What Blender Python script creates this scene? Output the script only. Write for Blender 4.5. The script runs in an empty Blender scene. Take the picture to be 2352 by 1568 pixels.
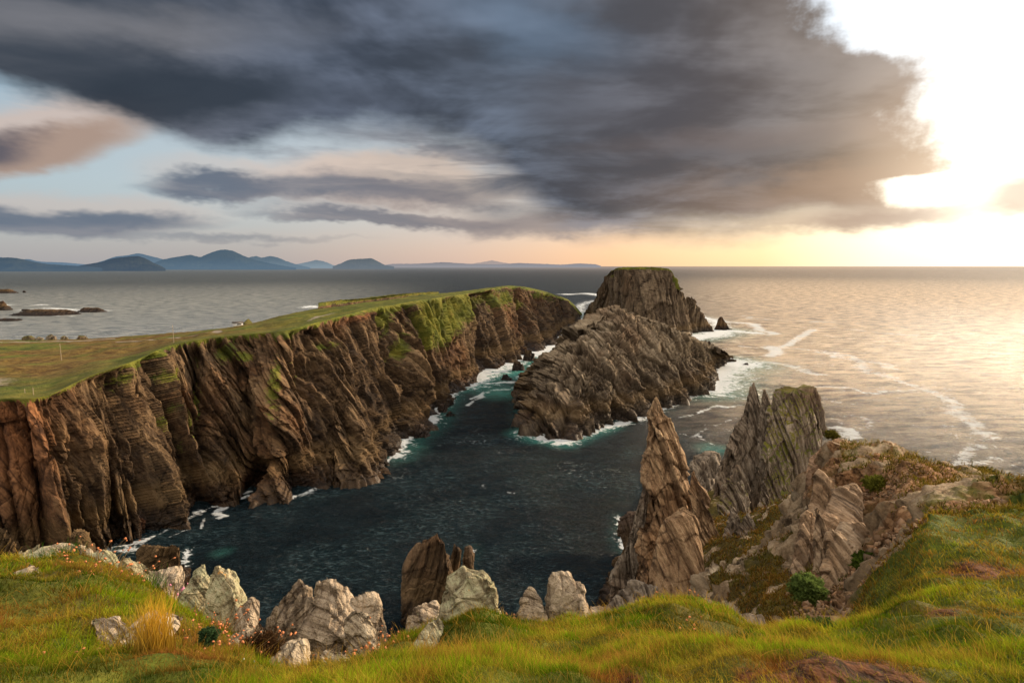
import bpy, math, random
import numpy as np
random.seed(7)
RNG = np.random.default_rng(11)
D = bpy.data
COL = bpy.context.scene.collection
H = 60.0                      # eye height above the sea
F = 1306.0
PITCH = math.atan(173 / 1306.0)
cP, sP = math.cos(PITCH), math.sin(PITCH)

def ray(x, y):
    a = (x - 1176) / F
    b = -(y - 784) / F
    return np.array([a, cP + b * sP, -sP + b * cP])
def PT(x, y, t):              # surveyed point: bearing and depth
    r = ray(x, y)
    return np.array([0, 0, H]) + r * t
def PZ(x, y, z):              # surveyed point: bearing and altitude
    r = ray(x, y)
    return np.array([0, 0, H]) + r * ((z - H) / r[2])

# ------------------------------------------------------------------ noise
_G = np.random.default_rng(3).normal(size=(256, 3)); _G /= np.linalg.norm(_G, axis=1)[:, None]
_P = np.random.default_rng(4).permutation(256)
_R = np.random.default_rng(5).random((256, 7)); _R32 = _R.astype(np.float32)
import time; _T0 = time.perf_counter()
def tick(s): pass  # print('TICK', s, round(time.perf_counter() - _T0, 1))
def _h(i, j, k, seed=0):
    return _P[(_P[(_P[(i + seed * 17) & 255] + j) & 255] + k) & 255]
_G32 = _G.astype(np.float32)
def perlin(p, seed=0):
    p = np.asarray(p, dtype=np.float64)
    f = np.floor(p).astype(np.int32); u = (p - f).astype(np.float32)
    w = u * u * u * (u * (u * 6 - 15) + 10)
    ux, uy, uz = u[:, 0], u[:, 1], u[:, 2]; out = 0
    X = [_P[(f[:, 0] + dx + seed * 17) & 255] for dx in (0, 1)]
    for dx in (0, 1):
        wx = w[:, 0] if dx else 1 - w[:, 0]
        for dy in (0, 1):
            wy = wx * (w[:, 1] if dy else 1 - w[:, 1]); XY = _P[(X[dx] + f[:, 1] + dy) & 255]
            for dz in (0, 1):
                g = _G32[_P[(XY + f[:, 2] + dz) & 255]]
                out = out + wy * (w[:, 2] if dz else 1 - w[:, 2]) * (g[:, 0] * (ux - dx) + g[:, 1] * (uy - dy) + g[:, 2] * (uz - dz))
    return out * 1.6
from concurrent.futures import ThreadPoolExecutor
_POOL = ThreadPoolExecutor(4)
def _par(fn, n, ck=24000):
    return list(_POOL.map(fn, [slice(i, min(i + ck, n)) for i in range(0, n, ck)]))
_perlin0 = perlin
def perlin(p, seed=0):
    p = np.asarray(p, dtype=np.float64)
    if len(p) < 30000: return _perlin0(p, seed)
    return np.concatenate(_par(lambda s: _perlin0(p[s], seed), len(p)))
def fbm(p, oct=4, seed=0, gain=0.5, lac=2.03):
    o = 0; a = 1.0; q = np.asarray(p, dtype=np.float64)
    for i in range(oct):
        o = o + a * perlin(q, seed + i * 3); q = q * lac + 3.7; a *= gain
    return o
def facets(p, seed=0, tilt=1.0):
    """blocky fractured rock: each cell is a tilted plane; returns height, edge distance"""
    p = np.asarray(p, dtype=np.float32)
    f = np.floor(p - .5).astype(np.int64)
    n = len(p); d1 = np.full(n, 81.0, np.float32); d2 = np.full(n, 81.0, np.float32); hh = np.zeros(n, np.float32)
    for dx in (0, 1):
        for dy in (0, 1):
            for dz in (0, 1):
                c = f + np.array([dx, dy, dz])
                r = _R32[_h(c[:, 0], c[:, 1], c[:, 2], seed)]
                v = p - (c + .5).astype(np.float32) - (r[:, :3] - .5) * .72
                d = np.einsum('ij,ij->i', v, v)
                hv = (r[:, 3] - .5) * 1.2 + tilt * np.einsum('ij,ij->i', v, (r[:, 4:7] - .5) * 2)
                m = d < d1
                d2 = np.where(m, d1, np.minimum(d2, d))
                hh = np.where(m, hv, hh)
                d1 = np.where(m, d, d1)
    return hh, np.sqrt(d2) - np.sqrt(d1)
_facets0 = facets
def facets(p, seed=0, tilt=1.0):
    if len(p) < 30000: return _facets0(p, seed, tilt)
    o = _par(lambda s: _facets0(p[s], seed, tilt), len(p))
    return np.concatenate([a[0] for a in o]), np.concatenate([a[1] for a in o])
def sstep(x, a, b):
    t = np.clip((x - a) / (b - a), 0, 1)
    return t * t * (3 - 2 * t)
def rot(ax, deg):
    a = math.radians(deg); c, s = math.cos(a), math.sin(a)
    return {'x': np.array([[1, 0, 0], [0, c, -s], [0, s, c]]), 'y': np.array([[c, 0, s], [0, 1, 0], [-s, 0, c]]),
            'z': np.array([[c, -s, 0], [s, c, 0], [0, 0, 1]])}[ax]

# ------------------------------------------------------------------ mesh helpers
def np_mesh(name, V, Q, mat, attrs=None, parent=None, smooth=True, tri=None):
    me = D.meshes.new(name)
    V = np.asarray(V, dtype=np.float32)
    Q = np.asarray(Q, dtype=np.int32).reshape(-1, 4) if Q is not None and len(Q) else np.zeros((0, 4), np.int32)
    T = np.asarray(tri, dtype=np.int32).reshape(-1, 3) if tri is not None and len(tri) else np.zeros((0, 3), np.int32)
    me.vertices.add(len(V)); me.vertices.foreach_set('co', V.ravel())
    nl = Q.size + T.size
    me.loops.add(nl); me.loops.foreach_set('vertex_index', np.concatenate([Q.ravel(), T.ravel()]))
    me.polygons.add(len(Q) + len(T))
    ls = np.concatenate([np.arange(len(Q)) * 4, Q.size + np.arange(len(T)) * 3]).astype(np.int32)
    me.polygons.foreach_set('loop_start', ls)
    me.update(calc_edges=True)
    if smooth:
        me.polygons.foreach_set('use_smooth', np.ones(len(me.polygons), dtype=bool))
    for k, a in (attrs or {}).items():
        a = np.asarray(a, dtype=np.float32)
        if a.ndim == 1:
            at = me.attributes.new(k, 'FLOAT', 'POINT'); at.data.foreach_set('value', a)
        else:
            at = me.attributes.new(k, 'FLOAT_COLOR', 'POINT')
            at.data.foreach_set('color', np.hstack([a, np.ones((len(a), 1), np.float32)]).ravel())
    me.materials.append(mat)
    o = D.objects.new(name, me); COL.objects.link(o)
    if parent: o.parent = parent
    return o
def grid_quads(nr, nc, closed=False):
    i = np.arange(nr - 1)[:, None]; j = np.arange(nc if closed else nc - 1)[None, :]
    j2 = (j + 1) % nc
    return np.stack([i * nc + j, i * nc + j2, (i + 1) * nc + j2, (i + 1) * nc + j], -1).reshape(-1, 4)
def grid_normals(P, closed=False):
    du = np.gradient(P, axis=1)
    if closed:
        du = (np.roll(P, -1, 1) - np.roll(P, 1, 1)) / 2
    dv = np.gradient(P, axis=0)
    n = np.cross(du, dv); n /= (np.linalg.norm(n, axis=2)[..., None] + 1e-9)
    return n
def smooth_curve(xs, ys, q):
    """monotone-ish cubic through control values (ys may be vectors)"""
    xs = np.asarray(xs, float); ys = np.asarray(ys, float)
    m = np.gradient(ys, xs, axis=0)
    k = np.clip(np.searchsorted(xs, q) - 1, 0, len(xs) - 2)
    h = (xs[k + 1] - xs[k]); t = (q - xs[k]) / h
    t = np.clip(t, 0, 1)
    if ys.ndim > 1: t = t[:, None]; h = h[:, None]
    t2 = t * t; t3 = t2 * t
    return (2*t3-3*t2+1)*ys[k] + (t3-2*t2+t)*h*m[k] + (-2*t3+3*t2)*ys[k+1] + (t3-t2)*h*m[k+1]
def tag(o, label=None, cat=None, group=None, kind=None):
    if label: o['label'] = label
    if cat: o['category'] = cat
    if group: o['group'] = group
    if kind: o['kind'] = kind
    return o
def empty(name, loc=(0, 0, 0)):
    o = D.objects.new(name, None); COL.objects.link(o); o.location = loc; o.empty_display_size = .3
    return o

# ------------------------------------------------------------------ node helper
class N:
    """tiny expression wrapper round a node tree"""
    def __init__(s, tree): s.t = tree; s.n = tree.nodes; s.l = tree.links
    def node(s, typ, **kw):
        n = s.n.new(typ)
        for k, v in kw.items(): setattr(n, k, v)
        return n
    def put(s, sock, v):
        if isinstance(v, E): v = v.s
        if isinstance(v, bpy.types.NodeSocket): s.l.new(v, sock)
        else:
            if hasattr(sock.default_value, '__len__') and not hasattr(v, '__len__'): v = [v] * len(sock.default_value)
            if hasattr(v, '__len__') and len(sock.default_value) == 4 and len(v) == 3: v = tuple(v) + (1,)
            sock.default_value = v
    def m(s, op, *a, clamp=False):
        n = s.node('ShaderNodeMath', operation=op); n.use_clamp = clamp
        for i, v in enumerate(a): s.put(n.inputs[i], v)
        return E(s, n.outputs[0])
    def vm(s, op, *a):
        n = s.node('ShaderNodeVectorMath', operation=op)
        for i, v in enumerate(a): s.put(n.inputs[i], v)
        return E(s, n.outputs[0])
    def xyz(s, v):
        n = s.node('ShaderNodeSeparateXYZ'); s.put(n.inputs[0], v)
        return [E(s, o) for o in n.outputs]
    def comb(s, x, y, z):
        n = s.node('ShaderNodeCombineXYZ')
        for i, v in enumerate((x, y, z)): s.put(n.inputs[i], v)
        return E(s, n.outputs[0])
    def mapv(s, v, loc=(0,0,0), rot=(0,0,0), sc=(1,1,1)):
        n = s.node('ShaderNodeMapping', vector_type='TEXTURE'); s.put(n.inputs[0], v)
        n.inputs[1].default_value = loc; n.inputs[2].default_value = [math.radians(a) for a in rot]; n.inputs[3].default_value = [1 / a for a in sc]
        return E(s, n.outputs[0])
    def noise(s, v, scale=1, detail=4, rough=.5, dist=0, col=False):
        n = s.node('ShaderNodeTexNoise'); s.put(n.inputs['Vector'], v)
        n.inputs['Scale'].default_value = scale; n.inputs['Detail'].default_value = detail
        n.inputs['Roughness'].default_value = rough; n.inputs['Distortion'].default_value = dist
        return E(s, n.outputs['Color' if col else 'Fac'])
    def voro(s, v, scale=1, feature='DISTANCE_TO_EDGE', out='Distance'):
        n = s.node('ShaderNodeTexVoronoi', feature=feature); s.put(n.inputs['Vector'], v)
        n.inputs['Scale'].default_value = scale
        return E(s, n.outputs[out])
    def ss(s, x, a, b, lo=0, hi=1, kind='SMOOTHSTEP'):
        n = s.node('ShaderNodeMapRange', interpolation_type=kind); s.put(n.inputs[0], x)
        for i, v in enumerate((a, b, lo, hi)): s.put(n.inputs[i + 1], v)
        return E(s, n.outputs[0])
    def mix(s, f, a, b, blend='MIX'):
        n = s.node('ShaderNodeMix', data_type='RGBA', blend_type=blend)
        s.put(n.inputs[0], f); s.put(n.inputs[6], a); s.put(n.inputs[7], b)
        return E(s, n.outputs[2])
    def ramp(s, f, stops, interp='LINEAR'):
        n = s.node('ShaderNodeValToRGB'); r = n.color_ramp; r.interpolation = interp
        while len(r.elements) < len(stops): r.elements.new(.5)
        for e, (p, c) in zip(r.elements, stops): e.position = p; e.color = tuple(c) + (1,)
        s.put(n.inputs[0], f)
        return E(s, n.outputs[0])
    def curve(s, x, pts, x0, x1, y0, y1):
        n = s.node('ShaderNodeFloatCurve'); c = n.mapping.curves[0]
        P = [((a - x0) / (x1 - x0), (b - y0) / (y1 - y0)) for a, b in pts]
        while len(c.points) < len(P): c.points.new(.5, .5)
        for q, (a, b) in zip(c.points, P): q.location = (a, b)
        n.mapping.update()
        s.put(n.inputs['Value'], s.ss(x, x0, x1, kind='LINEAR'))
        return E(s, n.outputs[0]) * (y1 - y0) + y0
    def attr(s, name, out='Fac'):
        n = s.node('ShaderNodeAttribute', attribute_name=name)
        return E(s, n.outputs[out])
    def bump(s, h, strength=.5, dist=.1, normal=None):
        n = s.node('ShaderNodeBump'); s.put(n.inputs['Height'], h)
        s.put(n.inputs['Strength'], strength); s.put(n.inputs['Distance'], dist)
        if normal is not None: s.put(n.inputs['Normal'], normal)
        return E(s, n.outputs[0])
class E:
    def __init__(s, N_, sock): s.N = N_; s.s = sock
    def __add__(s, o): return s.N.m('ADD', s, o)
    __radd__ = __add__
    def __sub__(s, o): return s.N.m('SUBTRACT', s, o)
    def __rsub__(s, o): return s.N.m('SUBTRACT', o, s)
    def __mul__(s, o): return s.N.m('MULTIPLY', s, o)
    __rmul__ = __mul__
    def __truediv__(s, o): return s.N.m('DIVIDE', s, o)
def new_mat(name):
    m = D.materials.new(name); m.use_nodes = True; m.node_tree.nodes.clear()
    n = N(m.node_tree); out = n.node('ShaderNodeOutputMaterial')
    return m, n, out
def principled(n, out, col, rough=.8, normal=None, spec=.3, **kw):
    b = n.node('ShaderNodeBsdfPrincipled')
    n.put(b.inputs['Base Color'], col); n.put(b.inputs['Roughness'], rough)
    n.put(b.inputs['Specular IOR Level'], spec)
    if normal is not None: n.put(b.inputs['Normal'], normal)
    for k, v in kw.items(): n.put(b.inputs[k.replace('_', ' ')], v)
    if out is not None: n.l.new(b.outputs[0], out.inputs[0])
    return b

# ------------------------------------------------------------------ world: evening sky with a heavy cloud deck
SUN_AZ, SUN_EL = 61.0, 15.0
def azel(x, y):
    r = ray(x, y); r = r / np.linalg.norm(r)
    return math.degrees(math.atan2(r[0], r[1])), math.degrees(math.asin(r[2]))
def build_world():
    w = D.worlds.new('World'); bpy.context.scene.world = w; w.use_nodes = True
    w.node_tree.nodes.clear(); n = N(w.node_tree)
    out = n.node('ShaderNodeOutputWorld'); bg = n.node('ShaderNodeBackground')
    tc = n.node('ShaderNodeTexCoord'); d = n.vm('NORMALIZE', E(n, tc.outputs['Generated']))
    x, y, z = n.xyz(d)
    az = n.m('ARCTAN2', x, y) * 57.2958
    el = n.m('ARCSINE', z) * 57.2958
    sky = n.node('ShaderNodeTexSky', sky_type='NISHITA'); sky.sun_disc = False
    sky.sun_elevation = math.radians(SUN_EL); sky.sun_rotation = math.radians(SUN_AZ)
    sky.air_density = 1.0; sky.dust_density = 1.5
    nish = n.mix(1.0, E(n, sky.outputs[0]), (.04, .04, .04), 'MULTIPLY')
    # warp
    cv = n.comb(az * .035, el * .10, 0)
    w1 = n.noise(cv, 1.0, 3, .55, 0, True)
    w1x, w1y, _ = n.xyz(w1)
    cv2 = n.comb(az * .16, el * .34, 3.1)
    w2 = n.noise(cv2, 1.0, 4, .62)
    cs = n.comb(az * .07, el * .42, 1.7)
    st = n.noise(cs, 1.0, 4, .6, .4)              # flat streaks
    # puff detail, perspective plane
    pz = z + .12
    cpl = n.comb(x / pz, y / pz, 0)
    pl = n.noise(cpl, 1.1, 5, .57, .3)
    pl2 = n.noise(n.comb(x / pz * .45 + 3, y / pz * 1.6, 2), 1.6, 4, .6, .3)
    eln = el + (w1y - .5) * 5.0 + (w2 - .5) * 3.0 + (st - .5) * 1.5
    azn = az + (w1x - .5) * 7.0 + (w2 - .5) * 4.0
    def lo_pts(P): return [azel(*p) for p in P]
    # ---- clear sky behind the clouds
    hor = n.ramp(n.ss(az, -45, 50, kind='LINEAR'), [(0, (.33, .33, .36)), (.22, (.38, .35, .36)), (.42, (.62, .44, .37)), (.58, (.90, .53, .31)), (.72, (1.0, .67, .38)), (.82, (1.02, .88, .70)), (1, (1.05, .97, .88))])
    mid = n.ramp(n.ss(az, -45, 50, kind='LINEAR'), [(0, (.34, .42, .47)), (.2, (.42, .47, .50)), (.42, (.50, .50, .50)), (.6, (.58, .50, .45)), (.75, (.85, .72, .55)), (.86, (1.15, 1.08, .95)), (1, (1.2, 1.17, 1.1))])
    top = n.ramp(n.ss(az, -45, 50, kind='LINEAR'), [(0, (.16, .30, .42)), (.4, (.30, .38, .46)), (.7, (.50, .56, .62)), (.80, (1.0, 1.05, 1.1)), (1, (1.25, 1.25, 1.25))])
    base = n.mix(n.ss(el, .5, 7.5), hor, mid)
    base = n.mix(n.ss(el, 9, 19), base, top)
    base = n.mix(1.0, base, nish, 'ADD')
    # sun glow: angle to the hidden sun
    gz, ge = azel(2200, 440)
    gx, gy, gzv = math.sin(math.radians(gz)) * math.cos(math.radians(ge)), math.cos(math.radians(gz)) * math.cos(math.radians(ge)), math.sin(math.radians(ge))
    dn = n.node('ShaderNodeVectorMath', operation='DOT_PRODUCT'); n.put(dn.inputs[0], d); dn.inputs[1].default_value = (gx, gy, gzv)
    ang = n.m('ARCCOSINE', n.m('MINIMUM', E(n, dn.outputs['Value']), .99999)) * 57.2958
    glow = n.m('EXPONENT', ang * -.11)
    glow2 = n.m('EXPONENT', ang * -.35)
    # ---- ellipse helper (soft edge)
    def blob(cx, cy, rx, ry, soft=.5, tilt=0, a=azn, e=eln):
        ca, ce = azel(cx, cy); ra = abs(azel(cx + rx, cy)[0] - azel(cx - rx, cy)[0]) / 2; re = abs(azel(cx, cy + ry)[1] - azel(cx, cy - ry)[1]) / 2
        da = a - ca; de = e - ce
        if tilt:
            de = de + da * math.tan(math.radians(tilt))
        q = (da / ra) ; r = (de / re)
        dd = n.m('SQRT', q * q + r * r)
        return n.ss(dd, 1 - soft, 1 + soft * .6, 1, 0)
    col = base
    # ---- low separate clouds
    lowdark = n.mix(n.ss(az, -40, 35), (.13, .17, .23), (.30, .22, .19))
    lowdark = n.mix(n.ss(st, .35, .7) * .55, lowdark, n.mix(n.ss(az, -40, 30), (.33, .32, .34), (.62, .46, .36)))
    crown = n.mix(n.ss(az, -40, 30), (.62, .50, .44), (.95, .74, .56))
    def cloud(col, cx, cy, rx, ry, op=.95, tilt=0, soft=.5, lit=.8, dark=lowdark):
        up = blob(cx + rx * .1, cy - ry * .4, rx * 1.02, ry * 1.15, soft, tilt)
        c = n.mix(up * op * lit, col, crown)
        return n.mix(blob(cx, cy + ry * .25, rx, ry * .8, soft, tilt) * op, c, dark)
    peach = (.40, .29, .235)
    col = cloud(col, 60, 330, 300, 62, .95, -13, .5, .9, peach)
    col = n.mix(blob(0, 335, 110, 38, .8, -10) * .9, col, (.10, .10, .13))
    col = cloud(col, 130, 500, 420, 42, .95, -3, .5, .5)
    col = cloud(col, 540, 430, 190, 34, .98, 2, .5, .4)
    col = cloud(col, 880, 435, 300, 46, .98, 0, .5, .9)
    col = cloud(col, 900, 495, 300, 22, .9, 2, .5, .4)
    col = cloud(col, 1250, 500, 260, 40, .8, 0, .6, .2)
    col = cloud(col, 500, 540, 330, 12, .5, 0, .9, .2)
    strk = n.ss(st, .38, .62)
    col = n.mix(blob(1130, 400, 330, 95, .8, 6) * n.ss(strk, 0, 1, .35, .95), col, n.mix(n.ss(pl, .35, .65), (.13, .14, .17), (.40, .35, .32)))
    col = n.mix(blob(850, 350, 300, 45, .8, 0) * .6 * strk, col, (.24, .24, .27))
    # ---- main deck : below the upper limit curve
    low = [(-200, 60), (0, 195), (150, 240), (300, 292), (420, 332), (500, 348), (600, 340), (680, 310), (760, 318), (900, 322), (1050, 350), (1150, 400), (1230, 480), (1330, 535), (1500, 540), (1700, 545), (1850, 520), (2000, 528), (2120, 505), (2230, 490), (2330, 470)]
    lp = lo_pts(low)
    L = n.curve(az, lp, lp[0][0], lp[-1][0], 0, 45)
    softw = n.curve(az, [(lp[0][0], 1.6), (azel(600, 300)[0], 1.9), (azel(900, 300)[0], 3.0), (azel(1400, 500)[0], 3.5), (azel(2000, 500)[0], 2.5), (lp[-1][0], 2)], lp[0][0], lp[-1][0], 0, 5)
    ed = el + (w2 - .5) * 2.6 + (st - .5) * 1.6 - L
    deck = n.ss(ed / softw, -.5, .9)
    # right limit as function of elevation
    rp = [(0, 2240), (25, 2240)]
    rt = [(1890, 0), (1950, 90), (2140, 150), (2125, 240), (2150, 330), (2215, 385), (2110, 405), (2050, 425), (2060, 455), (2200, 490), (2240, 520)]
    rr = sorted([(azel(*p)[1], azel(*p)[0]) for p in rt])
    rr = [(-2, 40)] + rr + [(50, 22)]
    Rl = n.curve(el, rr, -2, 50, 0, 50)
    w3 = n.noise(n.comb(az * .3, el * .36, 7.7), 1.0, 4, .66)
    rightm = n.ss(az + (w3 - .5) * 6.5 + (w2 - .5) * 3 - Rl, -2.6, 1.0, 1, 0)
    side = n.ss(az, 75, 110, 1, 0) * n.ss(az, -100, -65, 0, 1)
    deck = deck * rightm * side * n.ss(el, 50, 75, 1, 0)
    # deck colour
    tone = n.ramp(n.ss(az, -42, 42, kind='LINEAR'), [(0, (.055, .068, .090)), (.3, (.042, .054, .078)), (.5, (.060, .070, .090)), (.68, (.085, .080, .088)), (.84, (.17, .128, .10)), (1, (.40, .31, .25))])
    light = n.ramp(n.ss(az, -42, 42, kind='LINEAR'), [(0, (.20, .20, .22)), (.3, (.16, .19, .26)), (.5, (.21, .26, .35)), (.68, (.26, .26, .29)), (.84, (.38, .32, .28)), (1, (.8, .68, .58))])
    dc = n.mix(n.ss(pl * .78 + pl2 * .22, .41, .60) * .85, tone, light)
    dc = n.mix(n.ss(w1x, .42, .62) * .5, dc, tone)
    dc = n.mix(blob(330, 70, 420, 60, .9, -8) * .55, dc, (.24, .235, .25))
    dc = n.mix(blob(1230, 70, 200, 90, .9, 12) * .5, dc, (.15, .22, .32))
    dc = n.mix(blob(640, 120, 160, 110, .9, 0) * .35, dc, (.14, .17, .23))
    dc = n.mix(blob(400, 225, 360, 88, .55, -11) * .92, dc, (.026, .036, .052))
    dc = n.mix(blob(160, 150, 260, 70, .8, -12) * .6, dc, (.040, .050, .068))
    dc = n.mix(blob(900, 240, 170, 60, .9, 0) * .5, dc, (.040, .048, .066))
    dc = n.mix(blob(1500, 240, 330, 110, .9, 0) * .5, dc, (.085, .080, .092))
    dc = n.mix(blob(1750, 330, 420, 40, .9, 0) * .35, dc, (.23, .16, .13))
    dc = n.mix(blob(1500, 400, 400, 70, .9, 0) * .5, dc, (.085, .080, .088))
    dc = n.mix(blob(2080, 300, 150, 120, .95, 0) * .5, dc, (.46, .33, .24))
    dc = n.mix(blob(1960, 420, 230, 40, .9, 0) * .5, dc, (.50, .33, .22))
    # warm glow into the cloud edge near the sun
    dc = n.mix(n.ss(glow, .18, .9) * .6, dc, (.95, .66, .40))
    dc = n.mix(blob(1850, 455, 420, 60, .9, 3) * .45, dc, (.42, .28, .19))
    col = n.mix(deck * .985, col, dc)
    # small clouds near the sun
    col = n.mix(blob(2340, 460, 100, 40, .7) * .8, col, (.66, .46, .35))
    col = n.mix(blob(2000, 500, 270, 24, .7) * .85, col, (.48, .34, .25))
    gl = n.mix(1.0, (0, 0, 0), (2.2, 1.7, 1.0)); 
    add = n.node('ShaderNodeVectorMath', operation='SCALE'); n.put(add.inputs[0], (.55, .50, .42)); n.put(add.inputs['Scale'], glow2)
    col = n.mix(1.0, col, E(n, add.outputs[0]), 'ADD')
    # unseen broken cloud overhead and behind the viewer, brightened as added fill light
    rear = n.ss(y, .45, -.25) 
    oh = n.ss(el, 40, 68)
    pc = n.mix(n.ss(pl, .35, .65), (.66, .66, .70), (1.70, 1.44, 1.14))
    rm = n.m('MAXIMUM', rear, oh * .8)
    rm = rm * n.ss(el, -2, 6)
    col = n.mix(rm, col, pc)
    # below the horizon
    col = n.mix(n.ss(el, -2.5, -.6, 1, 0), col, (.12, .13, .14))
    n.put(bg.inputs[0], col); bg.inputs[1].default_value = 1.0
    n.l.new(bg.outputs[0], out.inputs[0])
    w.cycles.sampling_method = 'NONE'
build_world()
sun = D.lights.new('sun', 'SUN'); sun.energy = 5.0; sun.angle = math.radians(.6); sun.color = (1.0, .77, .52)
so = D.objects.new('sun', sun); COL.objects.link(so)
from mathutils import Vector
sd = Vector((math.sin(math.radians(SUN_AZ)) * math.cos(math.radians(SUN_EL)), math.cos(math.radians(SUN_AZ)) * math.cos(math.radians(SUN_EL)), math.sin(math.radians(SUN_EL))))
so.rotation_euler = (-sd).to_track_quat('-Z', 'Y').to_euler(); so.location = (200, 100, 200)

# ------------------------------------------------------------------ materials
def rock_mat(name, S=1.0, dark=(.045, .036, .030), mid=(.17, .125, .09), light=(.36, .29, .215), rust=(.30, .13, .045),
             strata=(0, 35, 20), lichen=0.0, wet=True, grassy=True, rusty=.45, bumpd=1.0, hl=0.0, wz1=14.0, wk=.5):
    """layered rock; S is the size of a block in metres"""
    m, n, out = new_mat(name)
    g = n.node('ShaderNodeNewGeometry'); p = E(n, g.outputs['Position']); nz = n.xyz(E(n, g.outputs['Normal']))[2]
    pz = n.xyz(p)[2]
    pass
    q = n.mapv(p, rot=strata, sc=(1.0 / S, .55 / S, .16 / S))
    q2 = n.mapv(p, loc=(3, 1, 2), rot=(strata[0], strata[1], strata[2]), sc=(2.6 / S, 1.0 / S, .25 / S))
    a = n.noise(q, 1.0, 4, .62, .2)
    b = n.noise(q2, 1.6, 4, .65)
    big = n.noise(p, .12 / S, 3, .6)
    fine = n.noise(p, 6.0 / S, 3, .7)
    q3 = n.mapv(p, loc=(1, 2, 7), rot=strata, sc=(6.5 / S, 2.6 / S, .6 / S)); s3 = n.noise(q3, 1.3, 3, .7)
    f = (a * .36 + b * .27 + fine * .13 + s3 * .24) if S > .6 else (a * .38 + b * .22 + fine * .32 + s3 * .08)
    col = n.ramp(f, [(.36, dark), (.475, mid), (.545, tuple(.5 * (u + v) for u, v in zip(mid, light))), (.63, light)])
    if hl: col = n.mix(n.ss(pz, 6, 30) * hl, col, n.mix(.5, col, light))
    col = n.mix(n.ss(big, .48, .68) * rusty, col, n.mix(n.ss(b, .35, .65), tuple(c * .45 for c in rust), rust))
    col = n.mix(n.ss(n.attr('rust'), .0, 1.0), col, n.mix(n.ss(f, .4, .62), (.09, .035, .015), (.50, .20, .075)))
    cr = n.voro(n.mapv(p, loc=(1, 5, 2), rot=strata, sc=(.9 / S, .5 / S, .22 / S)), .8)
    crk = n.ss(cr, .0, .035)
    hard = n.ss(n.noise(p, .35 / S, 2, .5), .42, .6)
    crk = 1 - (1 - crk) * hard
    tip = n.ss(n.attr('cav'), .22, .0) * .6  # raised faces lightened: lit tips and bare edges put into the colour
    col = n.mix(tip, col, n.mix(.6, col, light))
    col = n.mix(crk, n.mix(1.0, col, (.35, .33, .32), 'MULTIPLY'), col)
    col = n.mix(n.ss(n.attr('cav'), .25, .9) * .8, col, n.mix(1.0, col, (.30, .27, .25), 'MULTIPLY'))  # crevice shade and dark soil in cracks, put into the colour
    if lichen > 0:
        lf = n.ss(n.noise(p, 2.6 / S, 6, .7) + n.noise(p, .5 / S, 2, .5) * .5, .92 - lichen * .25, 1.0 - lichen * .22)
        col = n.mix(lf * .85, col, n.mix(fine, (.30, .29, .17), (.58, .55, .33)))
        of = n.ss(n.noise(p, 1.1 / S, 5, .65), .66, .70)
        col = n.mix(of * .7, col, (.55, .24, .03))
    if wet:
        wz = pz + (n.noise(p, .3, 3, .6) - .5) * 6
        wf = n.m('MAXIMUM', n.ss(wz, 1.0, 5.0, 1, 0), n.ss(wz, 4.0, wz1, wk, 0))
        col = n.mix(wf * .85, col, n.mix(1.0, col, (.16, .14, .12), 'MULTIPLY'))
        band = n.ss(wz, 3.5, 6.5, 0, 1) * n.ss(wz, 7, 11, 1, 0)
        col = n.mix(band * .25, col, (.30, .19, .08))
        rough = n.ss(wz, 1, 5, .38, .85)
    else:
        rough = .88
    if grassy:
        gm = n.attr('grass') + ((n.noise(p, .8 / S, 5, .7) - .5) * 1.2 + (fine - .5) * .6 + (nz - .55) * .5) * n.ss(n.attr('grass'), 0, .9, 1, .25) * n.ss(n.attr('grass'), .02, .2)
        gf = n.ss(gm, .42, .58)
        gcol = n.ramp(n.noise(p, .55 / S, 4, .7), [(.3, (.030, .045, .008)), (.48, (.09, .11, .013)), (.62, (.17, .17, .022)), (.75, (.20, .14, .04))])
        gp = n.noise(p, .035, 4, .6, .3)
        gcol = n.mix(n.ss(gp, .36, .56) * n.attr('heath') * .9, gcol, n.mix(n.ss(n.noise(p, .25, 5, .7), .35, .65), (.085, .036, .010), (.24, .15, .035)))
        gcol = n.mix(n.ss(n.attr('path') + (n.noise(p, .7, 4, .6) - .5) * .9, .45, .65) * .8, gcol, (.34, .28, .22))
        col = n.mix(gf, col, gcol)
        rough = n.m('MAXIMUM', rough, gf * .95) if wet else .9
    hgt = b * .6 + fine * (.35 if S > .6 else .8) + s3 * (.5 if S > .6 else .15)
    nrm = n.bump(hgt, .8, .22 * S * bumpd)
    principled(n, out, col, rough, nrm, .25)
    return m

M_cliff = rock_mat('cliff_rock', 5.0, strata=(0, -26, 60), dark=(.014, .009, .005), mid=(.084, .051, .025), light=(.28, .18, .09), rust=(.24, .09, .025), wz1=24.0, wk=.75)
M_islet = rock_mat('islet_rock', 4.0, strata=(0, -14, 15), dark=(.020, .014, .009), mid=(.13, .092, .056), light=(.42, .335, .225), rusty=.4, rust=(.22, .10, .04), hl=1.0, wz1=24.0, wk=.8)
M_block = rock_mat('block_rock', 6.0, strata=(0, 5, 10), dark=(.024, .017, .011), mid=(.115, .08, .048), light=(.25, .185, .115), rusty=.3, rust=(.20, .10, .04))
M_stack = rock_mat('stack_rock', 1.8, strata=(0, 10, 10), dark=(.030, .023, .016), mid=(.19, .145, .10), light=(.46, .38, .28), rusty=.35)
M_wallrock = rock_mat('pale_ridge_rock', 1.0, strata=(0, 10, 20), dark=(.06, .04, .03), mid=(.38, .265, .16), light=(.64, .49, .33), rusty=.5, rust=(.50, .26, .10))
M_spire = rock_mat('spire_rock', 1.6, strata=(0, -14, 10), dark=(.045, .024, .012), mid=(.29, .175, .09), light=(.56, .39, .22), rusty=.5)
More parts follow.
